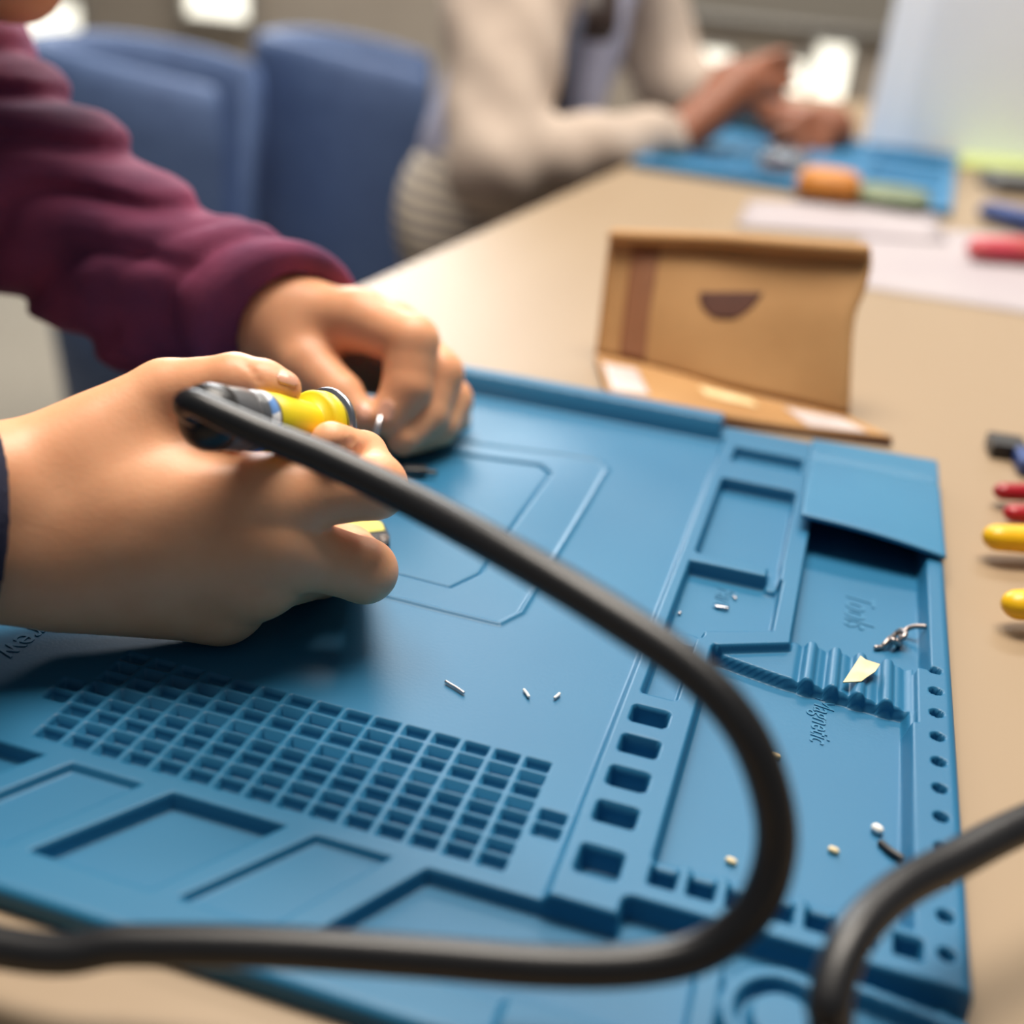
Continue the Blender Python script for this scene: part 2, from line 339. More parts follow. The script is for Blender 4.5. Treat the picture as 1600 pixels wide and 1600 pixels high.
# ================================================================== THE BLUE REPAIR MAT (one moulded sheet)
def step(sd, w=0.0055): t = np.clip((w * 0.5 - sd) / w, 0, 1); return t * t * (3 - 2 * t)
def rect(X, Y, x0, x1, y0, y1, r=0.006):
    qx = np.abs(X - (x0 + x1) / 2) - (x1 - x0) / 2 + r; qy = np.abs(Y - (y0 + y1) / 2) - (y1 - y0) / 2 + r
    return np.hypot(np.maximum(qx, 0), np.maximum(qy, 0)) + np.minimum(np.maximum(qx, qy), 0) - r
def poly(X, Y, pts):
    d = np.full(X.shape, -9.0); n = len(pts)
    for i in range(n):
        (ax, ay), (bx, by) = pts[i], pts[(i + 1) % n]; L = math.hypot(bx - ax, by - ay); d = np.maximum(d, ((by - ay) * (X - ax) - (bx - ax) * (Y - ay)) / L)
    return d
def mat_height(X, Y):
    WA = -0.014
    Z = np.zeros_like(X)
    def carve(sd, lv, w=0.0055):
        nonlocal Z; s = step(sd, w); Z = Z * (1 - s) + lv * s
    # the sheet left of the tool column lies a little lower, and swells gently under use
    sd = X + 0.183; carve(np.maximum(sd, Y - 2.565), WA, 0.012)
    wav = 0.010 * np.sin(5.2 * X + 2.1 * np.sin(2.6 * Y)) * np.sin(4.1 * Y + 1.0) + 0.006 * np.sin(9 * X - 6 * Y)
    Z = Z + wav * step(np.hypot((X + 0.72) / 0.62, (Y - 1.95) / 0.62) - 0.75, 0.6)
    # back band with the ruler
    bk = step(2.575 - Y, 0.03) * step(X + 0.195, 0.01); Z = Z * (1 - bk) + 0.034 * bk
    # outlines pressed into the sheet: a raised line outside, a step down inside
    o = np.abs(poly(X, Y, [(-1.1, 1.57), (-0.42, 1.572), (-0.397, 1.62), (-0.397, 2.27), (-0.43, 2.31), (-1.1, 2.31)])); Z = Z + 0.0045 * np.exp(-(o / 0.0045) ** 2)
    i_ = poly(X, Y, [(-1.0, 1.645), (-0.535, 1.65), (-0.503, 1.72), (-0.506, 2.2), (-0.54, 2.24), (-1.0, 2.24)]); Z = Z - 0.004 * step(i_, 0.006) - 0.007 * np.exp(-(i_ / 0.0032) ** 2)
    # screw grid
    px, py = 0.0452, 0.0286
    gx = X + 0.912; ii = np.clip(np.floor(gx / px), 0, 14); gy = 1.26 - Y; jj = np.clip(np.floor(gy / py), 0, 7)
    lx = gx - ii * px - 0.017; ly = gy - jj * py - 0.0105
    sd = np.maximum(np.abs(lx) - 0.0172, np.abs(ly) - 0.0103); carve(sd, WA - 0.017, 0.005)
    for x0 in (-0.2305, -0.9575):
        for y0 in (1.1445, 1.1159): carve(rect(X, Y, x0, x0 + 0.034, y0, y0 + 0.021, 0.003), WA - 0.017, 0.005)
    # trays along the near edge
    def par(xl, xr, sl, sr, y0=0.857, y1=1.008): return poly(X, Y, [(xl - sl, y0), (xr - sr, y0), (xr, y1), (xl, y1)])
    carve(par(-1.03, -0.877, 0.09, 0.09), -0.038); carve(par(-0.831, -0.728, 0.085, 0.085), -0.025); carve(par(-0.681, -0.524, 0.095, 0.092), -0.038)
    carve(par(-0.479, -0.380, 0.098, 0.085), -0.025)
    A = np.minimum(poly(X, Y, [(-0.417, 0.857), (0.5, 0.857), (0.5, 1.012), (-0.330, 1.007)]), rect(X, Y, -0.094, 0.5, 0.857, 1.043, 0.012)); carve(A, -0.036)
    dd = np.hypot(X - 0.105, Y - 0.945); carve(np.maximum(dd - 0.070, -A * 0 - 1), -0.012); carve(dd - 0.052, -0.033); carve(dd - 0.036, -0.014)
    carve(np.abs(poly(X, Y, [(0.155, 0.86), (0.6, 0.86), (0.6, 0.965), (0.17, 1.02)])) - 0.008, -0.012)
    carve(rect(X, Y, 0.005, 0.035, 0.80, 1.0, 0.01), -0.012)
    # tool column
    carve(rect(X, Y, -0.150, 0.004, 2.432, 2.522), -0.026)
    carve(rect(X, Y, -0.154, 0.004, 1.956, 2.330, 0.012), -0.03)
    carve(np.minimum(poly(X, Y, [(-0.158, 1.652), (-0.107, 1.676), (0.011, 1.730), (0.011, 1.918), (-0.158, 1.918)]), rect(X, Y, -0.158, -0.106, 1.462, 1.80, 0.006)), -0.03)
    carve(rect(X, Y, -0.016, 0.006, 1.90, 1.975, 0.008), -0.020); carve(np.hypot(X + 0.118, Y - 1.668) - 0.022, -0.018)
    for y0 in (1.386, 1.310, 1.234, 1.157, 1.060): carve(rect(X, Y, -0.161, -0.109, y0, y0 + (0.040 if y0 > 1.1 else 0.049), 0.006), -0.036)
    carve(np.maximum(rect(X, Y, 0.045, 0.28, 1.72, 2.60, 0.008), (X - 0.266) * 0.42), -0.042); carve(poly(X, Y, [(-0.076, 1.56), (0.247, 1.56), (0.247, 1.738), (0.113, 1.738), (-0.076, 1.640)]), -0.016); carve(rect(X, Y, 0.0455, 0.247, 1.60, 1.738, 0.003), -0.016)
    comb = np.zeros_like(X)
    for x in (0.080, 0.1195, 0.160, 0.2035): comb = np.maximum(comb, np.sqrt(np.clip(1 - ((X - x) / 0.0105) ** 2, 0, 1)) * 0.010)
    for x in (0.0675, 0.107, 0.147, 0.1905, 0.233): comb = comb - 0.005 * np.exp(-((X - x) / 0.007) ** 2)
    cs = step(np.abs(Y - 1.675) - 0.066, 0.006) * step(np.abs(X - 0.146) - 0.099, 0.006); Z = Z + comb * cs
    fr = np.where(X < 0.046, 1.646 - 0.205 * (X + 0.076), 1.621 - 0.072 * (X - 0.046))
    scal = np.zeros_like(X)
    for x in (0.080, 0.1195, 0.160, 0.2035): scal = np.maximum(scal, np.sqrt(np.clip(1 - ((X - x) / 0.012) ** 2, 0, 1)) * 0.003)
    mg = np.maximum(np.maximum(np.maximum(-0.073 - X, (X - 0.236) * 0.42), 1.120 - Y), Y - (fr - scal)); carve(mg, -0.038)
    for x in (-0.056, -0.009, 0.038, 0.085, 0.132, 0.182, 0.233):
        carve(rect(X, Y, x - 0.0155, x + 0.0155, 1.072, 1.104, 0.004), -0.036)
        if x < 0.2: carve(rect(X, Y, x - 0.0155, x + 0.0155, 1.108, 1.125, 0.003), -0.010)
    for k in range(12):
        y = 1.7205 - 0.0628 * k; carve(np.hypot(X - 0.2765, Y - y) - 0.0092, -0.03, 0.004)
    # rounded outer edges
    ed_ = rect(X, Y, -1.45, 0.3045, 0.792, 2.642, 0.02); Z = np.where(ed_ > -0.014, Z - 0.012 * (1 - np.sqrt(np.clip(1 - ((ed_ + 0.014) / 0.014) ** 2, 0, 1))), Z)
    return Z
xs = np.concatenate([np.arange(-1.45, -1.0, 0.012), np.arange(-1.0, 0.3045, 0.0025), [0.3045]]); ys = np.concatenate([np.arange(0.792, 2.642, 0.0025), [2.642]])
XX, YY = np.meshgrid(xs, ys, indexing='ij'); ZZ = mat_height(XX, YY); nx, ny = XX.shape
Vt = np.stack([XX, YY, ZZ], -1).reshape(-1, 3); idx = np.arange(nx * ny).reshape(nx, ny)
Ft = np.stack([idx[:-1, :-1], idx[1:, :-1], idx[1:, 1:], idx[:-1, 1:]], -1).reshape(-1, 4)
ring = np.concatenate([idx[:-1, 0], idx[-1, :-1], idx[:0:-1, -1], idx[0, :0:-1]]); nr = len(ring); Vb = Vt[ring].copy(); Vb[:, 2] = (TB + 0.0005); b0 = len(Vt) + np.arange(nr)
Fs = np.stack([ring, b0, np.roll(b0, -1), np.roll(ring, -1)], -1)
matroot = tag(empty('repair_mat', W((-0.5, 1.7, (TB + 0.0005)))), 'large blue silicone work mat under the two hands, with trays and a screw grid', 'mat')
mesh('moulded_sheet', W(np.vstack([Vt, Vb])), np.vstack([Ft, Fs]), M['silicone'], matroot)
# ruler ticks on the back band
V, F = [], []; parts = []
for k in range(150):
    x = -0.205 - k * 0.00556; ln = 0.030 if k % 10 == 0 else 0.022 if k % 5 == 0 else 0.014
    parts.append(box(W((x, 2.612 - ln / 2, 0.0346)), (0.0012 * S, ln * S, 0.003 * S)))
tag(mesh('ruler_ticks', *join(*parts), M['lidsil'], matroot, smooth=False), kind='stuff')
# lid flap over the back of the tool tray: a hinge strip and a slightly lifted plate
lv = []; nxl, nyl = 24, 40; quad = [(0.022, 2.148, 0.034), (0.304, 2.130, 0.014), (0.301, 2.648, 0.010), (0.014, 2.632, 0.012)]
def lidp(s, t):
    a, b, c, d = [np.array(q) for q in quad]; p = (a * (1 - s) + b * s) * (1 - t) + (d * (1 - s) + c * s) * t
    p[2] += 0.006 * math.sin(s * 3.1) * (1 - t); g = (t - 0.73) / 0.035
    p[2] -= 0.007 * math.exp(-g * g); return p
top = [lidp(s, t) for s in np.linspace(0, 1, nxl) for t in np.linspace(0, 1, nyl)]; bot = [p - np.array([0, 0, 0.011]) for p in top]; V = np.array(top + bot); F = []; N = nxl * nyl
for i in range(nxl - 1):
    for j in range(nyl - 1):
        q = (i * nyl + j, (i + 1) * nyl + j, (i + 1) * nyl + j + 1, i * nyl + j + 1); F.append(q); F.append(tuple(N + k for k in q[::-1]))
rim = [i * nyl for i in range(nxl)] + [(nxl - 1) * nyl + j for j in range(1, nyl)] + [i * nyl + nyl - 1 for i in range(nxl - 2, -1, -1)] + [j for j in range(nyl - 2, 0, -1)]
for k in range(len(rim)): a, b = rim[k], rim[(k + 1) % len(rim)]; F.append((a, N + a, N + b, b))
bev(mesh('tray_lid', W(V), F, M['lidsil'], matroot), 0.0008, 2, 1.0)
def lettering(txt, x, y, z, size, sx=0.62, depth=0.0012, shear=0.25, name='raised_lettering'):
    cu = bpy.data.curves.new(name, 'FONT'); cu.resolution_u = 4; cu.body = txt; cu.size = size * S; cu.extrude = depth * S; cu.shear = shear
    t = bpy.data.objects.new(name + '_tmp', cu); COL.objects.link(t); dg = bpy.context.evaluated_depsgraph_get(); me = bpy.data.meshes.new_from_object(t.evaluated_get(dg))
    V = np.array([v.co[:] for v in me.vertices]); F = [tuple(p.vertices) for p in me.polygons]
    bpy.data.objects.remove(t); bpy.data.curves.remove(cu); V[:, 0] *= sx
    V = np.stack([V[:, 1], -V[:, 0], V[:, 2]], -1) + W((x, y, z))
    return mesh(name, V, F, M['lidsil'], matroot, smooth=False)
lettering('Tools', 0.132, 2.006, -0.0415, 0.078, 0.72)
lettering('Parts', -0.098, 1.895, -0.0295, 0.055, 0.75)
lettering('Magnetic', 0.098, 1.620, -0.0375, 0.046, 0.75)
lettering('Screw', -1.087, 1.307, -0.0140, 0.066, 0.80, 0.0015, 0.0)

# ================================================================== PERSON IN MAROON (both hands on the mat)
# right hand, the near one: joints as (u, v, distance), radii in photo pixels at that distance
def J(u, v, d, rpx): return P(u, v, d), rpx * d / FPX
RW0 = J(-420, 850, 1.56, 140); RWa = J(-20, 762, 1.63, 92); RWb = J(-30, 866, 1.65, 84)
R_MC = [[J(40, 775, 1.67, 84), J(432, 775, 1.69, 58)], [J(20, 832, 1.665, 86), J(428, 850, 1.70, 58)], [J(20, 872, 1.675, 84), J(405, 905, 1.73, 55)], [J(110, 896, 1.725, 84), J(345, 940, 1.775, 54)]]
R_TH = [J(40, 742, 1.67, 78), J(262, 622, 1.715, 60), J(368, 601, 1.69, 48), J(412, 603, 1.68, 40), J(442, 607, 1.675, 29)]
R_WEB = [J(160, 720, 1.70, 80), J(372, 712, 1.755, 52)]
R_FI = [[R_MC[0][1], J(585, 760, 1.715, 51), J(566, 712, 1.78, 38), J(517, 690, 1.66, 32)],
        [R_MC[1][1], J(570, 892, 1.78, 50), J(545, 860, 1.95, 40), J(490, 835, 2.02, 34)],
        [R_MC[2][1], J(500, 890, 1.92, 44), J(500, 880, 2.03, 38), J(450, 850, 2.04, 32)],
        [R_MC[3][1], J(430, 915, 1.96, 38), J(430, 895, 2.04, 32), J(410, 885, 2.04, 27)]]
def jl(js): return [(a, r) for a, r in js]
R_CREASE = []
def right_hand(p):
    d = smin(chain(p, [RW0, RWa], 0.03), chain(p, [RW0, RWb], 0.03), 0.08)
    for mc in R_MC: d = smin(d, chain(p, mc), 0.055)
    d = smin(d, cap(p, RWb[0], R_MC[3][1][0], RWb[1], R_MC[3][1][1] * 0.95), 0.05)
    d = smin(d, chain(p, R_WEB), 0.05)
    d = smin(d, chain(p, R_TH, 0.012), 0.045)
    f = None
    for k, fg in enumerate(R_FI):
        c = chain(p, fg, 0.010); f = c if f is None else smin(f, c, 0.005)
    d = smin(d, f, 0.035)
    for (a, b, w, dep) in R_CREASE:
        t, q = seg_t(p, a, b); d = d + dep * np.exp(-(q / w) ** 2) * np.clip(np.minimum(t, 1 - t) * 6 + 0.25, 0, 1)
    return d
def crease(fn, lst, pts, d0, d1, w=0.0035, dep=0.0035):
    q = [march(fn, u, v, d0, d1)[0] for u, v in pts]
    return [(a, b, w, dep) for a, b in zip(q[:-1], q[1:])]
rc = []
rc += crease(right_hand, rc, [(376, 562), (392, 578), (408, 600)], 1.4, 2.1, 0.004, 0.0028)
rc += crease(right_hand, rc, [(516, 703), (532, 694), (556, 690)], 1.4, 2.1, 0.004, 0.004)
rc += crease(right_hand, rc, [(520, 708), (560, 700), (598, 708)], 1.4, 2.1, 0.0035, 0.0032)
R_CREASE += rc
XC = -1.25                                           # sleeves hide the seam where the finer hands meet the rest of the body
# left hand, the far one
LW0 = J(180, 400, 2.75, 88); LWa = J(448, 496, 2.56, 62)
L_MC = [[J(445, 498, 2.56, 66), J(560, 500, 2.50, 46)], [J(450, 505, 2.60, 62), J(610, 520, 2.60, 46)], [J(455, 520, 2.63, 60), J(640, 555, 2.68, 42)], [J(460, 540, 2.64, 58), J(650, 590, 2.74, 38)]]
L_TH = [J(440, 535, 2.54, 64), J(478, 572, 2.49, 48), J(533, 618, 2.44, 35), J(566, 652, 2.415, 23)]
L_FI = [[L_MC[0][1], J(643, 534, 2.44, 43), J(636, 606, 2.43, 39), J(606, 655, 2.42, 30)],
        [L_MC[1][1], J(682, 585, 2.52, 42), J(664, 648, 2.49, 37), J(630, 684, 2.44, 29)],
        [L_MC[2][1], J(700, 626, 2.60, 38), J(684, 664, 2.54, 33), J(645, 682, 2.49, 28)],
        [L_MC[3][1], J(700, 650, 2.70, 34), J(680, 680, 2.62, 28), J(650, 692, 2.58, 24)]]
def left_hand(p):
    d = chain(p, [LW0, LWa], 0.03)
    for mc in L_MC: d = smin(d, chain(p, mc), 0.05)
    d = smin(d, chain(p, L_TH, 0.012), 0.045)
    f = None
    for fg in L_FI:
        c = chain(p, fg, 0.010); f = c if f is None else smin(f, c, 0.005)
    return smin(d, f, 0.03)
# torso, head and the arms inside the sleeves
L_EL = P(70, 345, 2.75); L_SH = P(-190, 120, 3.0); R_EL = np.array([-2.15, 1.15, 0.12]); R_SH = np.array([-2.95, 1.25, 0.75])
NECK = np.array([-2.52, 2.02, 0.92]); HEAD = np.array([-2.16, 2.30, 1.18])
CH = P(28, 26, 2.62); 
def head_sdf(p):
    # face turned to +X and bowed: axes of the head
    fx = np.array([0.80, 0.10, -0.59]); fx /= np.linalg.norm(fx); fy = np.array([-0.12, 0.99, 0.0]); fy -= fx * (fx @ fy); fy /= np.linalg.norm(fy); fz = np.cross(fx, fy); R = np.stack([fx, fy, fz], 1)
    O = CH - R @ np.array([0.40, 0.0, -0.56]); g = lambda a, b, c: O + R @ np.array([a, b, c])
    d = ell(p, g(-0.10, 0, 0.10), (0.54, 0.43, 0.50), R); d = smin(d, ell(p, g(0.10, 0, -0.20), (0.36, 0.33, 0.42), R), 0.12)
    d = smin(d, ell(p, g(0.33, 0, -0.50), (0.12, 0.14, 0.10), R), 0.10)                          # chin
    d = smin(d, cap(p, g(0.45, 0, 0.08), g(0.545, 0, -0.14), 0.035, 0.07), 0.04)                 # nose
    d = smin(d, ell(p, g(0.45, 0, -0.29), (0.06, 0.13, 0.035), R), 0.03); d = smin(d, ell(p, g(0.44, 0, -0.365), (0.06, 0.11, 0.04), R), 0.03)   # lips
    for s in (-1, 1):
        d = smax(d, -ell(p, g(0.50, 0.16 * s, 0.03), (0.10, 0.10, 0.06), R), 0.05); d = smin(d, ell(p, g(0.385, 0.16 * s, 0.03), (0.075, 0.075, 0.06), R), 0.01)   # eye sockets and lids
        d = smin(d, ell(p, g(-0.08, 0.43 * s, -0.02), (0.10, 0.035, 0.16), R), 0.03)             # ears
    return smin(d, cap(p, g(-0.14, 0, -0.25), NECK, 0.27, 0.30), 0.10)
def body_rest(p):
    d = smin(chain(p, [(RWa[0], RWa[1]), (RW0[0], 0.15), (R_EL, 0.17), (R_SH, 0.22)], 0.08), chain(p, [(RWb[0], RWb[1]), (RW0[0], 0.15)], 0.03), 0.08)
    d = smin(d, chain(p, [LWa, LW0, (L_EL, 0.15), (L_SH, 0.22)], 0.08), 0.05)
    d = smin(d, chain(p, [(R_SH, 0.3), ((-2.82, 1.85, 0.80), 0.36), (L_SH, 0.3)], 0.1), 0.2)
    d = smin(d, chain(p, [((-2.82, 1.85, 0.72), 0.50), ((-3.1, 1.8, -0.2), 0.52), ((-3.25, 1.8, -1.25), 0.58)], 0.2), 0.25)
    for s in (-0.36, 0.36):
        d = smin(d, chain(p, [((-3.2, 1.8 + s, -1.35), 0.42), ((-1.55, 1.8 + s * 1.3, -1.25), 0.33), ((-1.5, 1.8 + s * 1.3, -3.65), 0.21), ((-1.12, 1.8 + s * 1.3, -4.02), 0.14)], 0.1), 0.15)
    return smin(d, head_sdf(p), 0.06)
V1, F1 = nets(right_hand, (XC, 0.95, -0.10), (-0.48, 1.80, 0.52), 0.0048)
V2, F2 = nets(left_hand, (XC, 1.80, -0.10), (-0.55, 2.75, 0.52), 0.0060)
ZF = -ZM / S
V3, F3 = nets(body_rest, (XC - 0.0205 * 128, 0.55, ZF + 0.02), (XC, 3.15, 2.4), 0.0205)
bm = bmesh.new(); me = bpy.data.meshes.new('tmp'); me.from_pydata(W(np.vstack([V1, V2, V3])).tolist(), [], np.vstack([F1, F2 + len(V1), F3 + len(V1) + len(V2)]).tolist()); bm.from_mesh(me); bpy.data.meshes.remove(me)
edge = [e for e in bm.edges if e.is_boundary]
for lo_, hi_ in ((0.0, 1.85), (1.85, 9.0)):
    es = [e for e in edge if e.is_valid and lo_ * S < e.verts[0].co.y < hi_ * S and abs(e.verts[0].co.x - XC * S) < 0.03]
    try: bmesh.ops.bridge_loops(bm, edges=es)
    except Exception as ex: print('bridge', ex)
bmesh.ops.recalc_face_normals(bm, faces=bm.faces)
BV = np.array([v.co[:] for v in bm.verts]); BF = [tuple(v.index for v in f.verts) for f in bm.faces]; bm.free()
person = tag(empty('person', W((-2.9, 1.8, ZF))), 'person in a maroon sweatshirt holding a soldering iron over the blue mat', 'person')
body = mesh('body', BV, BF, M['skin'], person)
def nail(fn, uv, d0, d1, along, L, wd, name='fingernail'):
    """Nail plate lying on the surface seen at uv, its long axis towards the pixel `along`."""
    q, nrm = march(fn, uv[0], uv[1], d0, d1); q2, _ = march(fn, along[0], along[1], d0, d1); t = q2 - q; t -= nrm * (t @ nrm); t /= np.linalg.norm(t); b = np.cross(nrm, t); V, F = [], []
    n1, n2 = 12, 10
    for i in range(n1 + 1):
        for j in range(n2 + 1):
            s, w = -1 + 2 * i / n1, -1 + 2 * j / n2; ww = wd * math.sqrt(max(0.0, 1 - abs(s) ** 4)) if s > 0 else wd * math.sqrt(max(0.0, 1 - s ** 4))
            c = q + t * (L * s) + b * (ww * w); g = np.array([fn(np.array([c + nrm * h]))[0] for h in (-0.012, 0.0, 0.012)]); h = -g[1] if abs(g[1]) < 0.03 else 0
            V.append(c + nrm * (h + 0.0010 * (1 - w ** 4)))
    for i in range(n1):
        for j in range(n2): a = i * (n2 + 1) + j; F.append((a, a + n2 + 1, a + n2 + 2, a + 1))
    o = mesh(name, W(np.array(V)), F, M['nail'], person); md = o.modifiers.new('thick', 'SOLIDIFY'); md.thickness = 0.0003; md.offset = 0
    return o
nail(right_hand, (450, 591), 1.4, 2.1, (461, 596), 0.016, 0.011)
nail(left_hand, (568, 642), 2.0, 2.7, (573, 652), 0.020, 0.014)
nail(left_hand, (602, 642), 2.0, 2.7, (598, 660), 0.024, 0.018)

# sweatshirt: sleeves with folds, body of the shirt, open cuffs
def unit(v): return v / np.linalg.norm(v)
LC = J(455, 508, 2.56, 104); LCn = unit(P(545, 590, 2.42) - P(460, 510, 2.56))
RC = J(-24, 818, 1.625, 160); RCn = unit(P(120, 824, 1.70) - P(0, 820, 1.635))
def folds(p, axis, o):
    s = (p - o) @ axis; q = p - o
    a = np.sin(s * 30 + 3.0 * np.sin(q[:, 2] * 9 + q[:, 1] * 4) + 2.0 * np.sin(q[:, 0] * 5)); b = np.sin(s * 17 + q[:, 2] * 22 + 1.5 * np.sin(q[:, 1] * 11))
    return 0.016 * a * np.abs(a) + 0.014 * b
FT = unit(P(40, 430, 2.62) - P(340, 335, 2.66)); FN = unit(np.cross(FT, P(200, 390, 2.6) - np.array([0, 0, 1.0]))); FO = P(250, 380, 2.65)
def drape(p):
    """Folds that sweep down from the shoulder seam, and rings gathering at the cuff."""
    q = p - FO; s = q @ FN; t = q @ FT
    w = 0.5 + 0.5 * np.sin(s * 46 + 2.2 * np.sin(t * 7.0) + 1.4 * np.sin(t * 15 + s * 9)); c = (p - LC[0]) @ LCn
    near = np.exp(-(c / 0.22) ** 2); r_ = 0.5 + 0.5 * np.sin(c * 58 + 1.6 * np.sin(s * 14))
    return (0.034 * w ** 2 - 0.012) * (1 - near) + 0.022 * r_ ** 2 * near
def sleeve_left(p):
    ax = unit(LC[0] - L_EL)
    d = chain(p, [(L_SH, 0.40), J(-60, 235, 2.90, 178), J(75, 320, 2.76, 150), J(235, 425, 2.66, 126), J(390, 478, 2.585, 110), LC, (LC[0] + LCn * 0.12, LC[1])], 0.08)
    d = smin(d, cap(p, *[x[0] for x in (J(120, 420, 2.7, 1), J(212, 520, 2.62, 1))], 0.12, 0.085), 0.06)
    fade = 1 - np.exp(-(((p - LC[0]) @ LCn) / 0.06) ** 2) * 0.6
    d = d + drape(p) * fade
    d = d - 0.012 * np.exp(-(((p - LC[0]) @ LCn + 0.02) / 0.025) ** 2)
    d = smax(d, (p - LC[0]) @ LCn, 0.012)
    return smax(d, -cap(p, LC[0] - LCn * 0.18, LC[0] + LCn * 0.3, LC[1] - 0.028), 0.012)
def shirt(p):
    d = chain(p, [(R_SH, 0.40), ((-2.82, 1.85, 0.80), 0.44), (L_SH, 0.40)], 0.1)
    d = smin(d, chain(p, [((-2.82, 1.85, 0.70), 0.60), ((-3.1, 1.8, -0.2), 0.62), ((-3.25, 1.8, -1.15), 0.68)], 0.2), 0.25)
    d = smax(d, -cap(p, NECK + np.array([-0.12, -0.03, -0.2]), NECK + np.array([0.2, 0.1, 0.4]), 0.34, 0.40), 0.04)
    d = d + 0.014 * np.sin(p[:, 2] * 14 + 2 * np.sin(p[:, 1] * 6)) * np.sin(p[:, 1] * 9)
    return d
def sleeve_right(p):
    d = chain(p, [(R_SH, 0.40), (R_EL, 0.31), J(-330, 845, 1.575, 200), (RC[0] - RCn * 0.14, RC[1] * 1.10)], 0.1) + folds(p, RCn, R_EL) * 0.8 * np.clip(-((p - RC[0]) @ RCn) * 6 - 0.3, 0, 1)
    d = smin(d, cap(p, RC[0] - RCn * 0.30, RC[0] + RCn * 0.12, RC[1] * 1.06, RC[1]), 0.04)
    d = smax(d, (p - RC[0]) @ RCn, 0.012)
    return smax(d, -cap(p, RC[0] - RCn * 0.12, RC[0] + RCn * 0.3, RC[1] - 0.030), 0.012)
V, F = nets(sleeve_left, (-2.9, 1.75, -0.25), (-0.85, 3.1, 1.15), 0.0125)
sl = mesh('sweatshirt', W(V), F, M['maroon'], person)
V, F = nets(shirt, (-4.1, 0.7, -1.95), (-1.9, 3.1, 1.5), 0.03); mesh('sweatshirt_body', W(V), F, M['maroon'], person)
V, F = nets(sleeve_right, (-3.5, 0.7, -0.2), (-0.98, 1.75, 1.3), 0.0125); mesh('sweatshirt_sleeve', W(V), F, M['navyknit'], person)
def trousers(p):
    d = None
    for s in (-0.36, 0.36):
        c = chain(p, [((-3.2, 1.8 + s, -1.35), 0.46), ((-1.55, 1.8 + s * 1.3, -1.25), 0.37), ((-1.5, 1.8 + s * 1.3, -3.6), 0.26)], 0.1); d = c if d is None else smin(d, c, 0.15)
    return smin(d, ell(p, (-3.25, 1.8, -1.30), (0.62, 0.8, 0.5)), 0.2)
V, F = nets(trousers, (-4.0, 0.7, -4.0), (-1.0, 2.9, -0.7), 0.05); mesh('trousers', W(V), F, M['denim'], person)
def hair1(p):
    fx = np.array([0.80, 0.10, -0.59]); fx /= np.linalg.norm(fx); fy = np.array([-0.12, 0.99, 0.0]); fy -= fx * (fx @ fy); fy /= np.linalg.norm(fy); R = np.stack([fx, fy, np.cross(fx, fy)], 1)
    O = CH - R @ np.array([0.40, 0.0, -0.56]); q = (p - O) @ R
    d = smax(ell(p, O + R @ np.array([-0.11, 0, 0.11]), (0.61, 0.50, 0.58), R), -head_sdf(p), 0.02)
    d = smax(d, np.minimum(q[:, 0] - 0.14, 0.38 - q[:, 2]), 0.05); return smax(d, -(q[:, 2] + 0.38), 0.05)
V, F = nets(hair1, (-3.4, 1.4, 0.4), (-1.2, 3.3, 2.5), 0.03); mesh('hair', W(V), F, M['hair'], person)

# ================================================================== SOLDERING IRON (held in the right hand) and its cord
IA = P(308, 650, 1.53); IB = P(500, 666, 1.735); IL = np.linalg.norm(IB - IA); ID = (IB - IA) / IL
iron = tag(empty('soldering_iron', W(IB)), 'soldering iron with charcoal handle and yellow grip held by the near hand', 'soldering iron')
def rev(name, prof, material, seg=44): V, F = lathe(W(IA), W(IB), [(t * S, r * S) for t, r in prof], seg); return mesh(name, V, F, material, iron)
bodyp = [(-0.006, 0.014), (-0.004, 0.026), (0.004, 0.038), (0.016, 0.043), (0.03, 0.0445), (0.075, 0.0445), (0.079, 0.0435), (0.081, 0.041), (0.083, 0.043), (IL * 0.49, 0.0425), (IL * 0.50, 0.036)]
rev('handle', bodyp, M['greyplastic'])
rev('end_cap', [(-0.010, 0.016), (-0.006, 0.032), (0.004, 0.042), (0.016, 0.0460), (0.034, 0.0465), (0.037, 0.0435)], M['blackrub'])
st = rev('rating_sticker', [(IL * 0.40, 0.0422), (IL * 0.401, 0.0436), (IL * 0.468, 0.0434), (IL * 0.469, 0.0418)], M['sticker'])
rev('grip', [(IL * 0.48, 0.034), (IL * 0.49, 0.0430), (IL * 0.60, 0.0420), (IL * 0.74, 0.0390), (IL * 0.86, 0.0350), (IL * 0.895, 0.0350), (IL * 0.90, 0.0480), (IL * 0.92, 0.0530), (IL * 1.0, 0.0535), (IL * 1.02, 0.047), (IL * 1.025, 0.02)], M['yellowrub'])
rev('guard_ring', [(IL * 1.03, 0.02), (IL * 1.03, 0.0580), (IL * 1.045, 0.0600), (IL * 1.065, 0.0590), (IL * 1.075, 0.048), (IL * 1.08, 0.016)], M['steel'])
rev('nozzle', [(IL * 1.07, 0.034), (IL * 1.12, 0.030), (IL * 1.17, 0.020), (IL * 1.175, 0.012)], M['greyplastic'], 28)
rev('tip', [(IL * 1.17, 0.0085), (IL * 1.22, 0.0075), (IL * 1.27, 0.003), (IL * 1.28, 0.001)], M['steel'], 18)
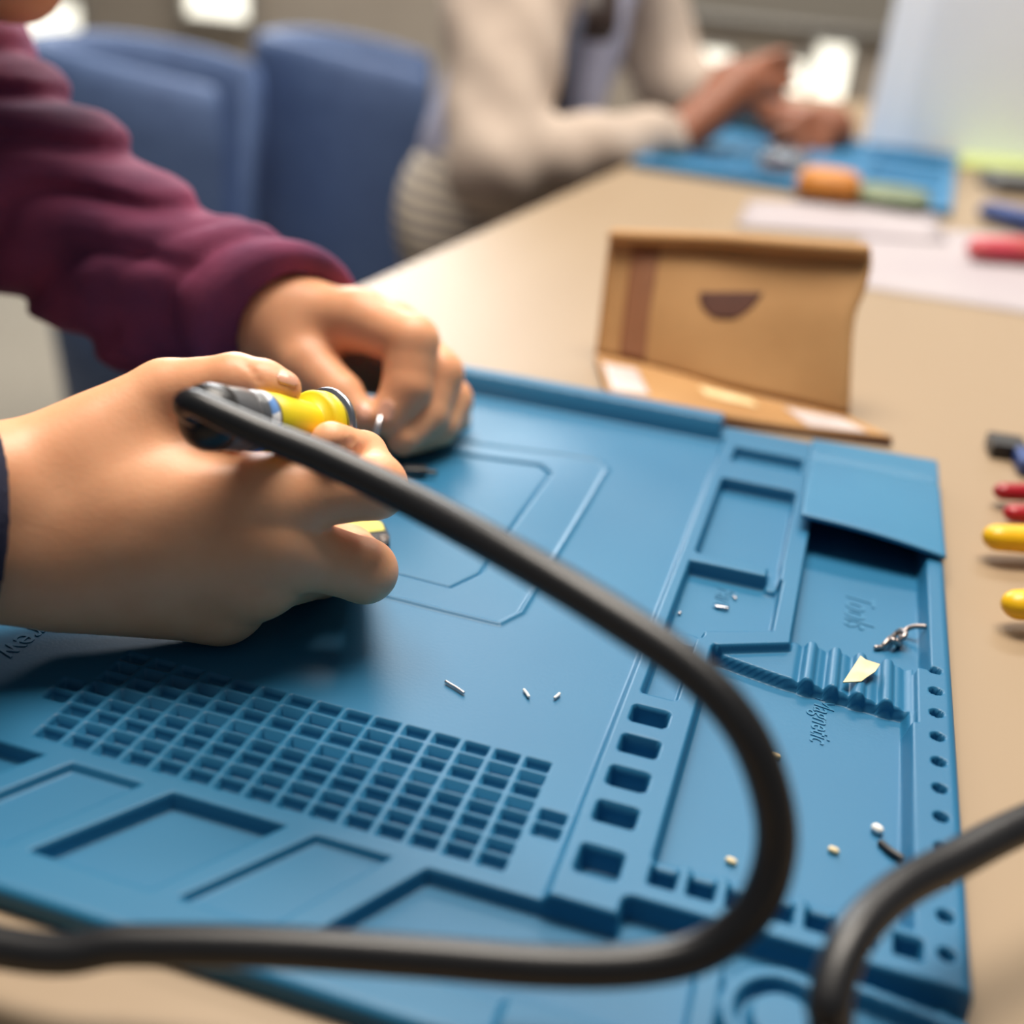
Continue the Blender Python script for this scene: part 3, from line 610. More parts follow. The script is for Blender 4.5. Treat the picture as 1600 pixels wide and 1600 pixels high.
CP = [(312, 652, 1.535), (300, 646, 1.495), (290, 634, 1.475), (302, 629, 1.458), (345, 648, 1.445), (410, 677, 1.435), (510, 718, 1.41), (640, 780, 1.36), (800, 868, 1.26), (950, 958, 1.19), (1080, 1048, 1.15), (1160, 1135, 1.13), (1203, 1235, 1.13), (1212, 1330, 1.135), (1180, 1420, 1.14), (1105, 1482, 1.15), (1000, 1508, 1.155),
      (850, 1510, 1.155), (650, 1495, 1.16), (420, 1480, 1.165), (200, 1477, 1.17), (0, 1480, 1.18)]
cw = [P(*c) for c in CP] + [np.array([-1.15, 0.66, 0.02]), np.array([-1.3, 0.42, 0.0]), np.array([-1.1, 0.18, -0.005]), np.array([-0.6, 0.10, 0.0]), np.array([-0.1, 0.25, 0.0]), np.array([0.09, 0.48, 0.03])] \
   + [P(*c) for c in [(1290, 1640, 1.09), (1294, 1570, 1.10), (1330, 1470, 1.14), (1400, 1395, 1.20), (1490, 1345, 1.26), (1600, 1288, 1.32)]] + [P(1780, 1215, 1.42), P(2050, 1150, 1.62), np.array([1.5, 1.3, TB + 0.06]), np.array([2.1, 1.4, TB + 0.026]), np.array([2.9, 1.5, TB + 0.026]), np.array([3.7, 1.6, TB + 0.03]), np.array([4.0, 1.65, -0.5]), np.array([4.02, 1.7, -2.2])]
cr = [0.0165, 0.0165, 0.017, 0.0175, 0.0185, 0.0195, 0.0205, 0.0212] + [0.0215] * (len(cw) - 8)
sp = spline(np.column_stack([np.array(cw), cr]), 10)
V, F = tube(W(sp[:, :3]), sp[:, 3] * S, 20); cd = mesh('cord', V, F, M['blackrub'], iron)

# ================================================================== SMALL THINGS ON THE MAT
def wire(name, pts, r, material, label, cat, n=8, seg=10, group=None):
    p, rr = roundends(spline(pts, n), r); V, F = tube(W(p), rr * S, seg); return tag(mesh(name, V, F, material), label, cat, group)
wire('solder_wire', [P(598, 640, 2.40), P(592, 660, 2.375), P(586, 680, 2.365), P(578, 706, 2.36)], 0.0055, M['silver'], 'thin silver wire pinched between thumb and finger of the far hand', 'wire')
def matz(u, v, z): return G(u, v, z)
ZW = -0.014
g = lambda u, v, h=0.004: G(u, v, ZW + h)
wire('wire_clipping', [g(697, 1065), g(712, 1074), g(724, 1082)], 0.0026, M['silver'], 'straight silver wire clipping on the open mat above the screw grid', 'wire clipping')
wire('wire_clipping', [g(405, 963), g(408, 958), g(412, 954)], 0.0030, M['silver'], 'stubby silver clipping lying right beside the near hand', 'wire clipping')
wire('wire_clipping', [g(819, 1078), g(823, 1083), g(826, 1088)], 0.0024, M['white'], 'left one of two pale specks near the cord, right of the long clipping', 'wire clipping')
wire('wire_clipping', [g(867, 1090), g(871, 1087), g(874, 1084)], 0.0024, M['white'], 'right one of two pale specks near the cord, closest to the tool column', 'wire clipping')
zt = -0.030
wire('wire_clipping', [G(1119, 948, zt + 0.004), G(1128, 949, zt + 0.005), G(1137, 951, zt + 0.004)], 0.0028, M['silver'], 'silver clipping lying on the word Parts in the small tray', 'wire clipping')
wire('solder_bead', [G(1147, 933, zt + 0.003), G(1149, 935, zt + 0.003)], 0.0030, M['silver'], 'tiny silver bead above the word Parts in the small tray', 'bead')
wire('solder_bead', [G(1061, 959, zt + 0.003), G(1063, 957, zt + 0.003)], 0.0026, M['silver'], 'tiny pale bead at the left side of the Parts tray', 'bead')
zl = -0.042
tw = [G(1444, 979, zl + 0.030), G(1428, 979, zl + 0.024), G(1416, 984, zl + 0.016), G(1408, 992, zl + 0.012), G(1410, 997, zl + 0.022), G(1415, 990, zl + 0.026), G(1408, 985, zl + 0.020), G(1399, 991, zl + 0.008), G(1392, 998, zl + 0.016), G(1397, 1001, zl + 0.020), G(1404, 1008, zl + 0.004),
      G(1400, 1000, zl + 0.004), G(1393, 996, zl + 0.010), G(1388, 1000, zl + 0.014), G(1382, 1007, zl + 0.010), G(1378, 1011, zl + 0.005), G(1369, 1012, zl + 0.005)]
wire('twisted_wire', tw, 0.0046, M['solder'], 'knotted scrap of grey wire lying in the Tools tray', 'wire scrap', 8, 10)
q = [(1344, 1027), (1352, 1033), (1374, 1041), (1367, 1051), (1352, 1060), (1346, 1064), (1317, 1066), (1324, 1056)]
V, F = slab([tuple(G(u, v, -0.004)[:2]) for u, v in q][::-1], -0.0040, -0.0020); V = V.astype(float); V[:, 2] += 0.05 * (V[:, 1] - V[:, 1].mean()) + 0.06 * np.abs(V[:, 0] - 0.16) - 0.001
tag(mesh('masking_tape_scrap', W(V), F, M['tape'], smooth=False), 'torn cream scrap of masking tape lying across the blue ridges', 'tape scrap')
zm = -0.038
wire('white_bead', [G(1369, 1294, zm + 0.006), G(1373, 1297, zm + 0.006)], 0.0068, M['white'], 'round white bead in the large magnetic tray', 'bead')
wire('black_pin', [G(1377, 1318, zm + 0.004), G(1392, 1330, zm + 0.006), G(1409, 1341, zm + 0.006)], 0.0052, M['blackpl'], 'short black pin beside the white bead in the magnetic tray', 'pin')
for k, (u, v, l) in enumerate([(1302, 1328, 'tan crumb left of the white bead in the magnetic tray'), (1142, 1345, 'tan crumb just inside the big loop of cord'), (1212, 1180, 'pale crumb close behind the bend of the cord')]):
    wire('plastic_crumb', [G(u - 3, v - 1, zm + 0.004), G(u + 4, v + 2, zm + 0.004)], 0.0045, M['tape'], l, 'crumb')
# the end of a tool beneath the near hand: black plate with a pale yellow inlay and an eyelet
tt = tag(empty('hand_tool', W(G(560, 830, ZW))), 'black and pale yellow tool end poking out between the fingers of the near hand', 'tool')
def plate(pts, z0, z1): return slab([tuple(G(u, v, ZW + 0.026)[:2]) for u, v in [(a + 3, b + 3) for a, b in pts]][::-1], z0, z1)
pl = [(500, 800), (560, 801), (586, 806), (598, 815), (606, 832), (606, 843), (598, 847), (570, 838), (500, 826)]
V, F = plate(pl, ZW + 0.006, ZW + 0.026); bev(mesh('black_shell', W(V), F, M['blackpl'], tt, smooth=False), 0.0006, 2)
V, F = plate([(505, 802), (560, 803), (584, 808), (594, 816), (598, 826), (570, 829), (505, 818)], ZW + 0.026, ZW + 0.0275); mesh('yellow_inlay', W(V), F, M['paleyellow'], tt, smooth=False)
a = np.linspace(0, 2 * np.pi, 20); c = G(600, 841, ZW + 0.027); rp = np.array([c + np.array([0.007 * math.cos(x), 0.007 * math.sin(x), 0.0]) for x in a]); V, F = tube(W(rp), 0.0022 * S, 8); mesh('eyelet', V, F, M['solder'], tt)
c = G(648, 742, ZW); V, F = box(c + [0, 0, 0.010], (0.05, 0.022, 0.016), rotz(0.4)); V2_, F2_ = box(c + [0.03, 0.01, 0.008], (0.03, 0.010, 0.010), rotz(0.4))
tag(bev(mesh('black_clip', W(np.vstack([V, V2_])), F + [tuple(i + 8 for i in f) for f in F2_], M['blackpl'], smooth=False), 0.0005), 'small black clip on the mat beneath the far hand', 'clip')

# ================================================================== KRAFT BOX STANDING OPEN BEHIND THE MAT
hl = G(930, 552, TB + 0.03); hr = G(1326, 652, TB + 0.03); fl = G(955, 628, TB + 0.022); frr = G(1394, 684, TB + 0.022)
dl = (CR @ (hl - [0, 0, 1]))[2]; dr = (CR @ (hr - [0, 0, 1]))[2]
LB = spline([(930, 552, dl), (936, 500, dl + 0.01), (944, 430, dl + 0.02), (952, 372, dl + 0.03)], 8); RB = spline([(1326, 652, dr), (1328, 600, dr + 0.005), (1334, 500, dr + 0.02), (1352, 450, dr + 0.03), (1360, 420, dr + 0.035), (1362, 398, dr + 0.04)], 8)
kb = tag(empty('kraft_box', W((hl + frr) / 2 * np.array([1, 1, 0]) + np.array([0, 0, TB]))), 'brown kraft card box standing open behind the blue mat', 'box')
def at(poly_, t): i = t * (len(poly_) - 1); k = min(int(i), len(poly_) - 2); return poly_[k] * (1 - (i - k)) + poly_[k + 1] * (i - k)
def lidf(s, t):
    a = P(*at(LB, t)); b = P(*at(RB, t)); q = a * (1 - s) + b * s; q[1] += 0.005 * math.sin(s * 9 + t * 4) + 0.02 * math.sin(s * 3.14) * t; return q
def patch(f, s0, s1, t0, t1, n=24, m_=18, off=0.0, thick=0.010):
    A = np.array([[f(s, t) for t in np.linspace(t0, t1, m_)] for s in np.linspace(s0, s1, n)]); du = np.gradient(A, axis=0); dv = np.gradient(A, axis=1); nn = np.cross(du, dv); nn /= np.linalg.norm(nn, axis=2)[..., None]
    top = A + nn * off; bot = A + nn * (off - thick); V = np.vstack([top.reshape(-1, 3), bot.reshape(-1, 3)]); F = []; N = n * m_
    for i in range(n - 1):
        for j in range(m_ - 1): q = (i * m_ + j, (i + 1) * m_ + j, (i + 1) * m_ + j + 1, i * m_ + j + 1); F += [q, tuple(N + k for k in q[::-1])]
    rim = [i * m_ for i in range(n)] + [(n - 1) * m_ + j for j in range(1, m_)] + [i * m_ + m_ - 1 for i in range(n - 2, -1, -1)] + [j for j in range(m_ - 2, 0, -1)]
    for k in range(len(rim)): a, b = rim[k], rim[(k + 1) % len(rim)]; F.append((a, N + a, N + b, b))
    return W(V), F
V, F = patch(lidf, 0, 1, 0, 1); mesh('lid', V, F, M['kraft'], kb)
V, F = patch(lidf, 0.10, 0.21, 0.02, 0.93, 8, 16, 0.0015, 0.002); tag(mesh('tape_strip', V, F, M['kraftdark'], kb), 'darker brown tape strip')
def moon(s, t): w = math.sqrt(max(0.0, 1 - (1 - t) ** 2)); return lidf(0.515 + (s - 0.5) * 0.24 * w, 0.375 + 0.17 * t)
V, F = patch(moon, 0, 1, 0.03, 1, 20, 14, 0.0018, 0.002); tag(mesh('thumb_hole_shade', V, F, M['kraftshade'], kb), 'dark half-moon patch standing for the shade inside a thumb hole')  # no cut in the lid: a dark plate paints the hole's shaded inside
tp0 = np.array([lidf(s, 1.0) for s in np.linspace(0.03, 0.965, 30)]); p_, r_ = roundends(tp0 + np.array([0, -0.012, 0.010]), 0.022, 4); V, F = tube(W(p_), r_ * S, 12, 0.9); mesh('folded_flap', V, F, M['kraft'], kb)
def basef(s, t): a = fl * (1 - t) + hl * t; b = frr * (1 - t) + hr * t; q = a * (1 - s) + b * s; q[2] += 0.004 * math.sin(s * 7); return q
V, F = patch(basef, 0, 1, 0, 1, 24, 10, 0.0, 0.014); mesh('base_panel', V, F, M['kraft'], kb)
V, F = patch(lambda s, t: basef(s, -0.01) + np.array([0, 0, -0.010 - 0.010 * t]), 0.0, 1, 0, 1, 20, 4, 0.0, 0.01); mesh('base_shaded_wall', V, F, M['kraftshade'], kb)  # shadow under the front edge is put into this strip's dark brown
V, F = patch(basef, 0.72, 0.93, 0.08, 0.72, 8, 8, 0.002, 0.002); tag(mesh('shipping_label', V, F, M['label'], kb), 'white label')
V, F = patch(basef, 0.02, 0.16, 0.22, 0.80, 8, 8, 0.002, 0.002); tag(mesh('address_label', V, F, M['label'], kb), 'white label')
V, F = patch(basef, 0.40, 0.60, 0.50, 0.74, 8, 8, 0.002, 0.002); tag(mesh('paper_label', V, F, M['tape'], kb), 'cream label')

# ================================================================== PLIERS ON THE RIGHT
def pliers(name, label, tips, r, mat_h, pivot, jaw, rootz=TB):
    """Two dipped handles from tips to a pivot, steel jaws beyond it."""
    o = tag(empty(name, W((pivot[0], pivot[1], rootz))), label, 'pliers'); pv = np.array([pivot[0], pivot[1], rootz + r * 1.2])
    for k, tp in enumerate(tips):
        tp = np.asarray(tp); side = unit(np.cross((0, 0, 1.0), pv - tp)) * (1 if k else -1); mid = tp * 0.5 + pv * 0.5 - side * 0.03
        c = spline([tp, tp * 0.75 + pv * 0.25 - side * 0.02, mid, pv + (tp - pv) * 0.22], 8); n = len(c); rr = r * (0.75 + 0.35 * np.sin(np.linspace(0.35, 2.7, n))); p_, q_ = roundends(c, rr, 6); V, F = tube(W(p_), q_ * S, 18, 0.85); mesh('handle', V, F, mat_h, o)
        c2 = spline([pv + (tp - pv) * 0.24, pv + (tp - pv) * 0.1, pv, pv + jaw * 0.5 - side * 0.012, pv + jaw - side * 0.004], 6); V, F = tube(W(c2), np.linspace(0.022, 0.010, len(c2)) * S, 12, 0.8); mesh('jaw', V, F, M['steel'], o)
    V, F = tube(W(np.array([pv - [0, 0, 0.026], pv + [0, 0, 0.028]])), 0.016 * S, 18); mesh('pivot_pin', V, F, M['steel'], o); return o
def G2(u, v, h): return G(u, v, TB + h)
pliers('pliers', 'pliers with two yellow handles at the right edge of the table', [G2(1560, 840, 0.05), G2(1592, 945, 0.05)], 0.036, M['yellowpl'], (1.35, 2.55), np.array([0.4, 0.06, 0.0]))
pliers('pliers', 'pliers with two red handles just behind the yellow pliers', [G2(1568, 768, 0.035), G2(1584, 802, 0.03)], 0.026, M['redpl'], (1.30, 2.86), np.array([0.4, 0.08, 0.0]))
cb = tag(empty('tool_case', W(G(1600, 710, TB))), 'black and blue tool lying behind the red pliers', 'tool'); c = G(1572, 698, TB + 0.02)
V, F = box(c, (0.085, 0.085, 0.04), rotz(0.1)); bev(mesh('black_block', W(V), F, M['blackpl'], cb, smooth=False), 0.0008); c2 = G(1600, 718, TB + 0.022); V, F = box(c2 + [0.13, 0.0, 0], (0.30, 0.10, 0.044), rotz(0.1)); bev(mesh('blue_body', W(V), F, M['bluepl'], cb, smooth=False), 0.002, 3)

# ================================================================== CHAIRS IN THE BACKGROUND
def make_chair(face):
    """Upholstered tub chair facing `face` (radians, 0 = +X), built around the floor origin."""
    o = empty('tub_chair', (0, 0, 0)); A = np.linspace(-1.95, 1.95, 49); V, F = [], []
    prof = []
    for k, th in enumerate(A):
        e = abs(th) / 1.95; zt = 0.760 - 0.03 * max(0.0, (e - 0.35) / 0.65) ** 1.6; r0 = 0.155 + 0.010 * (1 - e); zb = 0.24
        dx, dy = -math.cos(th), math.sin(th); lean = 0.03 * (1 - 0.5 * e)
        sec = []
        for (t, off) in [(0, 0.030), (0.3, 0.034), (0.6, 0.034), (0.85, 0.032), (0.95, 0.028), (0.99, 0.016), (1.0, 0.0), (0.99, -0.016), (0.95, -0.028), (0.85, -0.032), (0.5, -0.034), (0.2, -0.034), (0, -0.030)]:
            z = zb + (zt - zb) * t; rr = r0 + lean * t + off; q = 1.0 + 0.10 * e * e; sec.append((dx * rr * q, dy * rr, z))
        prof.append(sec)
    m_ = len(prof[0])
    for s in prof: V += s
    for i in range(len(prof) - 1):
        for j in range(m_): k = (j + 1) % m_; F.append((i * m_ + j, (i + 1) * m_ + j, (i + 1) * m_ + k, i * m_ + k))
    F.append(tuple(range(m_))); F.append(tuple((len(prof) - 1) * m_ + j for j in range(m_ - 1, -1, -1)))
    R = rotz(face)
    mesh('back_shell', np.array(V) @ R.T, F, M['chairblue'], o)
    a = np.linspace(0, 2 * np.pi, 40, endpoint=False); V, F = [], []
    for z, r in [(0.33, 0.10), (0.335, 0.115), (0.36, 0.125), (0.42, 0.125), (0.445, 0.115), (0.455, 0.09), (0.458, 0.03)]:
        V += [(0.03 + 1.08 * r * math.cos(t), r * math.sin(t), z) for t in a]
    for i in range(6):
        for j in range(40): k = (j + 1) % 40; F.append((i * 40 + j, i * 40 + k, (i + 1) * 40 + k, (i + 1) * 40 + j))
    F.append(tuple(range(39, -1, -1))); F.append(tuple(240 + j for j in range(40)))
    mesh('seat', np.array(V) @ R.T, F, M['chairblue'], o)
    V, F = box((0.02, 0, 0.325), (0.24, 0.24, 0.02), None); bev(mesh('seat_plate', V @ R.T, F, M['blackpl'], o, smooth=False), 0.003)
    for sx in (-1, 1):
        for sy in (-1, 1): V, F = tube(np.array([(0.02 + 0.12 * sx, 0.12 * sy, 0.32), (0.02 + 0.17 * sx, 0.17 * sy, 0.002)]), np.array([0.016, 0.011]), 14); mesh('leg', V @ R.T, F, M['frame'], o)
    return o
ch = make_chair(0.35)
def chair_at(o, u, d, label):
    q = W(P(u, 300, d)); o.location = (q[0], q[1], 0.0); tag(o, label, 'chair', 'blue upholstered tub chairs'); return o
c2 = copy_tree(ch)
chair_at(ch, 296, 9.3, 'blue upholstered tub chair directly behind the maroon sleeve')
chair_at(c2, 594, 11.4, 'blue upholstered tub chair between the other blue chair and the person in cream')
def make_stool():
    o = empty('stool', (0, 0, 0)); V, F = lathe((0, 0, 0.40), (0, 0, 0.45), [(-0.002, 0.10), (0.0, 0.15), (0.02, 0.165), (0.038, 0.16), (0.045, 0.13), (0.047, 0.03)], 36); mesh('seat', V, F, M['blackpl'], o)
    for k in range(4): a = k * math.pi / 2 + 0.4; V, F = tube(np.array([(0.09 * math.cos(a), 0.09 * math.sin(a), 0.40), (0.18 * math.cos(a), 0.18 * math.sin(a), 0.003)]), 0.012, 12); mesh('leg', V, F, M['steel'], o)
    return o
st1 = make_stool(); st2 = copy_tree(st1); q = W((-3.25, 1.8, 0)); st1.location = (q[0], q[1], 0); tag(st1, 'black stool under the person in maroon', 'stool', 'black stools')

# ================================================================== SECOND PERSON, ACROSS THE TABLE
B_SH = P(800, -70, 6.75); B_EL = P(772, 262, 6.35); B_WR = P(1062, 215, 6.70); B_SH2 = P(960, -90, 8.6); B_EL2 = P(1050, 130, 8.5); B_WR2 = P(1215, 185, 7.75)
B_T = P(850, 40, 7.7); B_H = P(770, 330, 7.6); B_N = P(885, -140, 7.6); B_HD = P(935, -290, 7.5)
def fingers2(p, wr, hd, tips, r):
    d = smin(cap(p, wr, hd, 0.13, 0.15), ell(p, hd, (0.19, 0.16, 0.17)), 0.06); f = None
    for t_ in tips:
        mid = (hd + t_) / 2 + np.array([0, 0, 0.05]); c = chain(p, [(hd, r * 1.2), (mid, r), (t_, r * 0.8)], 0.02); f = c if f is None else smin(f, c, 0.01)
    return smin(d, f, 0.03)
H1 = P(1150, 140, 6.85); H2 = P(1290, 205, 7.5)
T1 = [P(1225, 84, 6.9), P(1238, 104, 7.0), P(1236, 130, 6.95), P(1222, 150, 6.9), P(1190, 185, 6.8)]
T2 = [P(1200, 205, 7.2), P(1212, 226, 7.2), P(1245, 245, 7.25), P(1280, 252, 7.3), P(1250, 180, 7.3)]
def body2(p):
    d = chain(p, [(B_SH, 0.30), (B_EL, 0.17), (B_WR, 0.125)], 0.08); d = smin(d, fingers2(p, B_WR, H1, T1, 0.052), 0.04)
    e = smin(chain(p, [(B_SH2, 0.30), (B_EL2, 0.17), (B_WR2, 0.125)], 0.08), fingers2(p, B_WR2, H2, T2, 0.052), 0.04); d = np.minimum(d, e)
    d = smin(d, chain(p, [(B_SH, 0.3), (B_T, 0.42), (B_SH2, 0.3)], 0.1), 0.2); d = smin(d, chain(p, [(B_T, 0.46), (B_H, 0.5)], 0.1), 0.2)
    d = smin(d, cap(p, B_T, B_N, 0.28, 0.26), 0.1); d = smin(d, ell(p, B_HD, (0.55, 0.46, 0.66)), 0.12); d = smin(d, ell(p, B_HD + np.array([0.42, -0.05, -0.30]), (0.20, 0.22, 0.2)), 0.15)
    d = smin(d, cap(p, B_HD + np.array([0.52, -0.03, 0.05]), B_HD + np.array([0.62, -0.03, -0.14]), 0.05, 0.08), 0.06)
    for s in (-1, 1): d = smax(d, -ell(p, B_HD + np.array([0.54, 0.17 * s, 0.03]), (0.09, 0.1, 0.06)), 0.04); d = smin(d, ell(p, B_HD + np.array([0.43, 0.17 * s, 0.03]), (0.08, 0.08, 0.06)), 0.01)
    d = smin(d, ell(p, B_HD + np.array([0.50, 0, -0.30]), (0.07, 0.13, 0.05)), 0.03)
    kn = B_H + np.array([1.6, -0.35, -0.2]); kn2 = B_H + np.array([1.6, 0.45, -0.2])
    for k_ in (kn, kn2):
        ft = np.array([k_[0], k_[1], ZF + 0.25]); d = smin(d, chain(p, [(B_H + np.array([0, k_[1] - B_H[1], -0.1]), 0.42), (k_, 0.34), (ft, 0.2), (ft + np.array([0.45, 0, -0.06]), 0.15)], 0.1), 0.12)
    return d
lo2 = np.minimum.reduce([B_SH, B_H, B_T, B_HD, B_EL]) - 1.0; hi2 = np.maximum.reduce([B_SH2, B_HD, H2, B_WR2, B_T]) + 1.0; lo2[2] = ZF + 0.02
p2 = tag(empty('person', W((B_H[0], B_H[1], ZF))), 'person with cream sleeves working with both hands at the far blue mat', 'person')
V, F = nets(body2, lo2, hi2, 0.036); mesh('body', W(V), F, M['skin2'], p2)
def slv(a, b, c, ra, rb, rc):
    def f(p):
        d = chain(p, [(a, ra), (b, rb), (c, rc)], 0.10); n = unit(c - b); d = d + 0.012 * np.sin((p - b) @ n * 16 + p[:, 2] * 8); d = smax(d, (p - (c - n * 0.02)) @ n, 0.02); return smax(d, -cap(p, c - n * 0.15, c + n * 0.4, rc - 0.03), 0.02)
    return f
V, F = nets(slv(B_SH, B_EL, B_WR, 0.43, 0.255, 0.17), lo2, hi2, 0.036); mesh('sleeve', W(V), F, M['cream'], p2)
V, F = nets(slv(B_SH2, B_EL2, B_WR2, 0.43, 0.25, 0.17), lo2, hi2, 0.036); mesh('sleeve', W(V), F, M['cream'], p2)
def vest(p):
    d = smin(chain(p, [(B_SH, 0.34), (B_T, 0.48), (B_SH2, 0.34)], 0.1), chain(p, [(B_T, 0.52), (B_H + np.array([0.05, 0, 0.35]), 0.55)], 0.1), 0.2); return smax(d, -cap(p, B_T, B_N + (B_N - B_T), 0.30, 0.30), 0.03)
V, F = nets(vest, lo2, hi2, 0.04); mesh('vest', W(V), F, M['lavender'], p2)
def skirt(p):
    d = ell(p, B_H + np.array([0.05, 0, 0.0]), (0.66, 0.72, 0.62))
    for y in (-0.35, 0.45): d = smin(d, cap(p, B_H + np.array([0, y, -0.1]), B_H + np.array([1.7, y, -0.2]), 0.48, 0.40), 0.2)
    return d + 0.012 * np.sin(p[:, 0] * 11 + p[:, 2] * 7)
V, F = nets(skirt, lo2, hi2, 0.045); mesh('striped_trousers', W(V), F, M['stripe'], p2)
def hair2(p): return smax(smax(ell(p, B_HD + np.array([-0.08, 0, 0.08]), (0.62, 0.55, 0.72)), -(ell(p, B_HD, (0.55, 0.46, 0.66))), 0.02), (p - B_HD) @ np.array([0.9, 0, -0.43]) - 0.18, 0.05)
V, F = nets(hair2, lo2, hi2 + 0.6, 0.045); mesh('hair', W(V), F, M['hair'], p2)
lk = spline([B_HD + np.array([0.1, -0.45, 0.1]), P(925, -120, 6.85), P(922, 20, 6.75), P(912, 62, 6.75)], 8); V, F = tube(W(lk), np.array([0.17] * (len(lk) - 6) + [0.16, 0.15, 0.13, 0.10, 0.06, 0.02]) * S, 16); mesh('hair_lock', V, F, M['hair'], p2)
stp = spline([P(905, -80, 6.75), P(896, 20, 6.62), P(880, 110, 6.62), P(868, 190, 6.75)], 10); V, F = tube(W(stp), 0.075 * S, 12, 0.4, (0, 1, 0)); mesh('shoulder_strap', V, F, M['strap'], p2)
q = W(B_H); st2.location = (q[0], q[1], 0); tag(st2, 'black stool under the person with cream sleeves', 'stool', 'black stools')

# ================================================================== FAR END OF THE TABLE
nl = G(985, 262, TB); nrr = G(1484, 342, TB); fr_ = G(1493, 252, TB); fl_ = nl + (fr_ - nrr)
fm = tag(empty('repair_mat', W((nl + fr_) / 2)), 'far blue work mat under the hands of the person in cream', 'mat')
def fq(s, t, z): q = nl * (1 - s) * (1 - t) + nrr * s * (1 - t) + fr_ * s * t + fl_ * (1 - s) * t; return np.array([q[0], q[1], TB + z])
def fslab(name, s0, s1, t0, t1, z0, z1, m_=None, b=0.001):
    V = np.array([fq(s0, t0, z0), fq(s1, t0, z0), fq(s1, t1, z0), fq(s0, t1, z0), fq(s0, t0, z1), fq(s1, t0, z1), fq(s1, t1, z1), fq(s0, t1, z1)])
    return bev(mesh(name, W(V), [(0, 3, 2, 1), (4, 5, 6, 7), (0, 1, 5, 4), (1, 2, 6, 5), (2, 3, 7, 6), (3, 0, 4, 7)], m_ or M['farsil'], fm, smooth=False), b)
fslab('sheet', 0, 1, 0, 1, 0.0005, 0.02)
for a_ in [(0, 1, 0, 0.05), (0, 1, 0.95, 1), (0, 0.04, 0.05, 0.95), (0.96, 1, 0.05, 0.95), (0.70, 0.72, 0.05, 0.95), (0.72, 0.96, 0.34, 0.37), (0.72, 0.96, 0.64, 0.67), (0.04, 0.70, 0.22, 0.25), (0.30, 0.33, 0.05, 0.22), (0.50, 0.53, 0.05, 0.22)]: fslab('rib', *a_, 0.02, 0.045)
def blob(name, u, v, z, w, d_, h, m_, label, cat):
    c = G(u, v, z); t = np.linspace(0, 2 * np.pi, 24, endpoint=False); V, F = [], []; pr = [(0.0, 0.9), (0.15, 1.0), (0.7, 0.95), (0.92, 0.75), (1.0, 0.35)]
    for zz, rr in pr: V += [c + np.array([w * rr * math.copysign(abs(math.cos(x)) ** 0.6, math.cos(x)), d_ * rr * math.copysign(abs(math.sin(x)) ** 0.6, math.sin(x)), h * zz]) for x in t]
    for i in range(4):
        for j in range(24): k = (j + 1) % 24; F.append((i * 24 + j, i * 24 + k, (i + 1) * 24 + k, (i + 1) * 24 + j))
    F.append(tuple(range(23, -1, -1))); F.append(tuple(96 + j for j in range(24))); return tag(mesh(name, W(np.array(V)), F, m_), label, cat)
blob('orange_cap', 1292, 302, TB + 0.046, 0.16, 0.14, 0.12, M['orange'], 'orange plastic piece on the far blue mat', 'plastic piece')
blob('circuit_board', 1390, 308, TB + 0.046, 0.20, 0.22, 0.04, M['pcb'], 'olive circuit board right of the orange piece on the far mat', 'circuit board')
blob('grey_dish', 1222, 262, TB + 0.046, 0.14, 0.12, 0.10, M['glass'], 'small clear dish below the raised brown hand on the far mat', 'dish')
def sheet(pts, h, label):
    c = [G(u, v, TB + h) for u, v in pts]; V, F = [], []; n = 10
    for i in range(n + 1):
        for j in range(n + 1): s, t = i / n, j / n; q = c[0] * (1 - s) * (1 - t) + c[1] * s * (1 - t) + c[2] * s * t + c[3] * (1 - s) * t; q = q + np.array([0, 0, 0.006 * math.sin(s * 3) * math.sin(t * 4) ** 2]); V.append(q)
    for i in range(n):
        for j in range(n): a = i * (n + 1) + j; F.append((a, a + n + 1, a + n + 2, a + 1))
    o = mesh('paper_sheet', W(np.array(V)), F, M['paper']); md = o.modifiers.new('thick', 'SOLIDIFY'); md.thickness = 0.0004; return tag(o, label, 'paper')
sheet([(1330, 446), (1660, 498), (1640, 372), (1350, 352)], 0.004, 'white paper sheet with its near edge beside the kraft box')
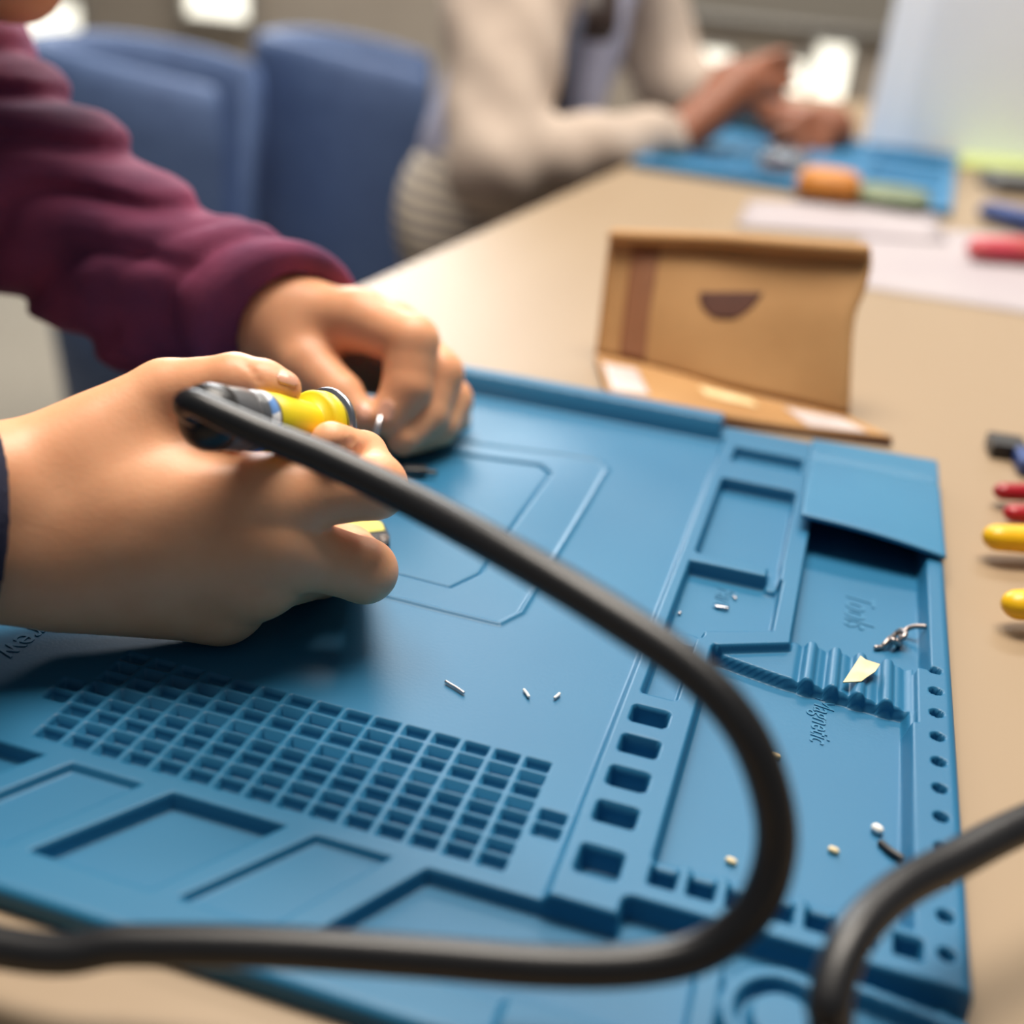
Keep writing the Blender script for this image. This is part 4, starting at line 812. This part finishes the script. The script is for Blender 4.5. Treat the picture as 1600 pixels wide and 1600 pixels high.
sheet([(1150, 352), (1480, 378), (1460, 330), (1170, 312)], 0.012, 'white paper sheet between the far mat and the kraft box')
o = pliers('pliers', 'blue and pink handled pliers lying on the white paper at the right edge', [G2(1530, 388, 0.06), G2(1545, 330, 0.06)], 0.06, M['pinkpl'], (1.55, 5.6), np.array([0.5, 0.2, 0.0]))
[c for c in o.children if c.name.startswith('handle')][1].data.materials[0] = M['bluepl']
V, F = box(G(1600, 288, TB + 0.05), (0.42, 0.3, 0.10), rotz(0.3)); tag(bev(mesh('grey_case', W(V), F, M['greyplastic'], smooth=False), 0.004, 3), 'small grey plastic case behind the blue and pink pliers', 'case')
# tall white board with a folded wing and a pale green strip lying before it
b0_ = G(1352, 236, TB); b1_ = G(1720, 262, TB); wd = tag(empty('display_board', W((b0_ + b1_) / 2)), 'tall plain white board standing upright on the far table end', 'board')
dirb = unit((b1_ - b0_) * np.array([1, 1, 0])); nb_ = np.array([-dirb[1], dirb[0], 0])
def panel(name, a, b, h, th_): 
    a = np.array([a[0], a[1], TB]); b = np.array([b[0], b[1], TB]); n = unit(np.cross(b - a, (0, 0, 1.0))) * th_; up = np.array([0.03, 0.1, h])
    V = np.array([a, b, b + n, a + n, a + up, b + up, b + n + up, a + n + up]); return bev(mesh(name, W(V), [(0, 3, 2, 1), (4, 5, 6, 7), (0, 1, 5, 4), (1, 2, 6, 5), (2, 3, 7, 6), (3, 0, 4, 7)], M['board'], wd, smooth=False), 0.001)
w0 = b0_ + dirb * 0.25; panel('centre_panel', w0, b1_, 2.2, 0.03); panel('side_wing', b0_ + nb_ * 0.06, w0, 2.2, 0.03); panel('side_wing', b1_, b1_ + dirb * 0.5 - nb_ * 0.5, 2.2, 0.03)
gp = [G(1496, 262, TB + 0.006), G(1640, 272, TB + 0.006), G(1650, 240, TB + 0.006), G(1506, 232, TB + 0.006)]
V, F = slab([tuple(q[:2]) for q in gp], TB + 0.002, TB + 0.03); tag(bev(mesh('green_card', W(V), F, M['green'], smooth=False), 0.001), 'pale green card lying in front of the white board', 'card')
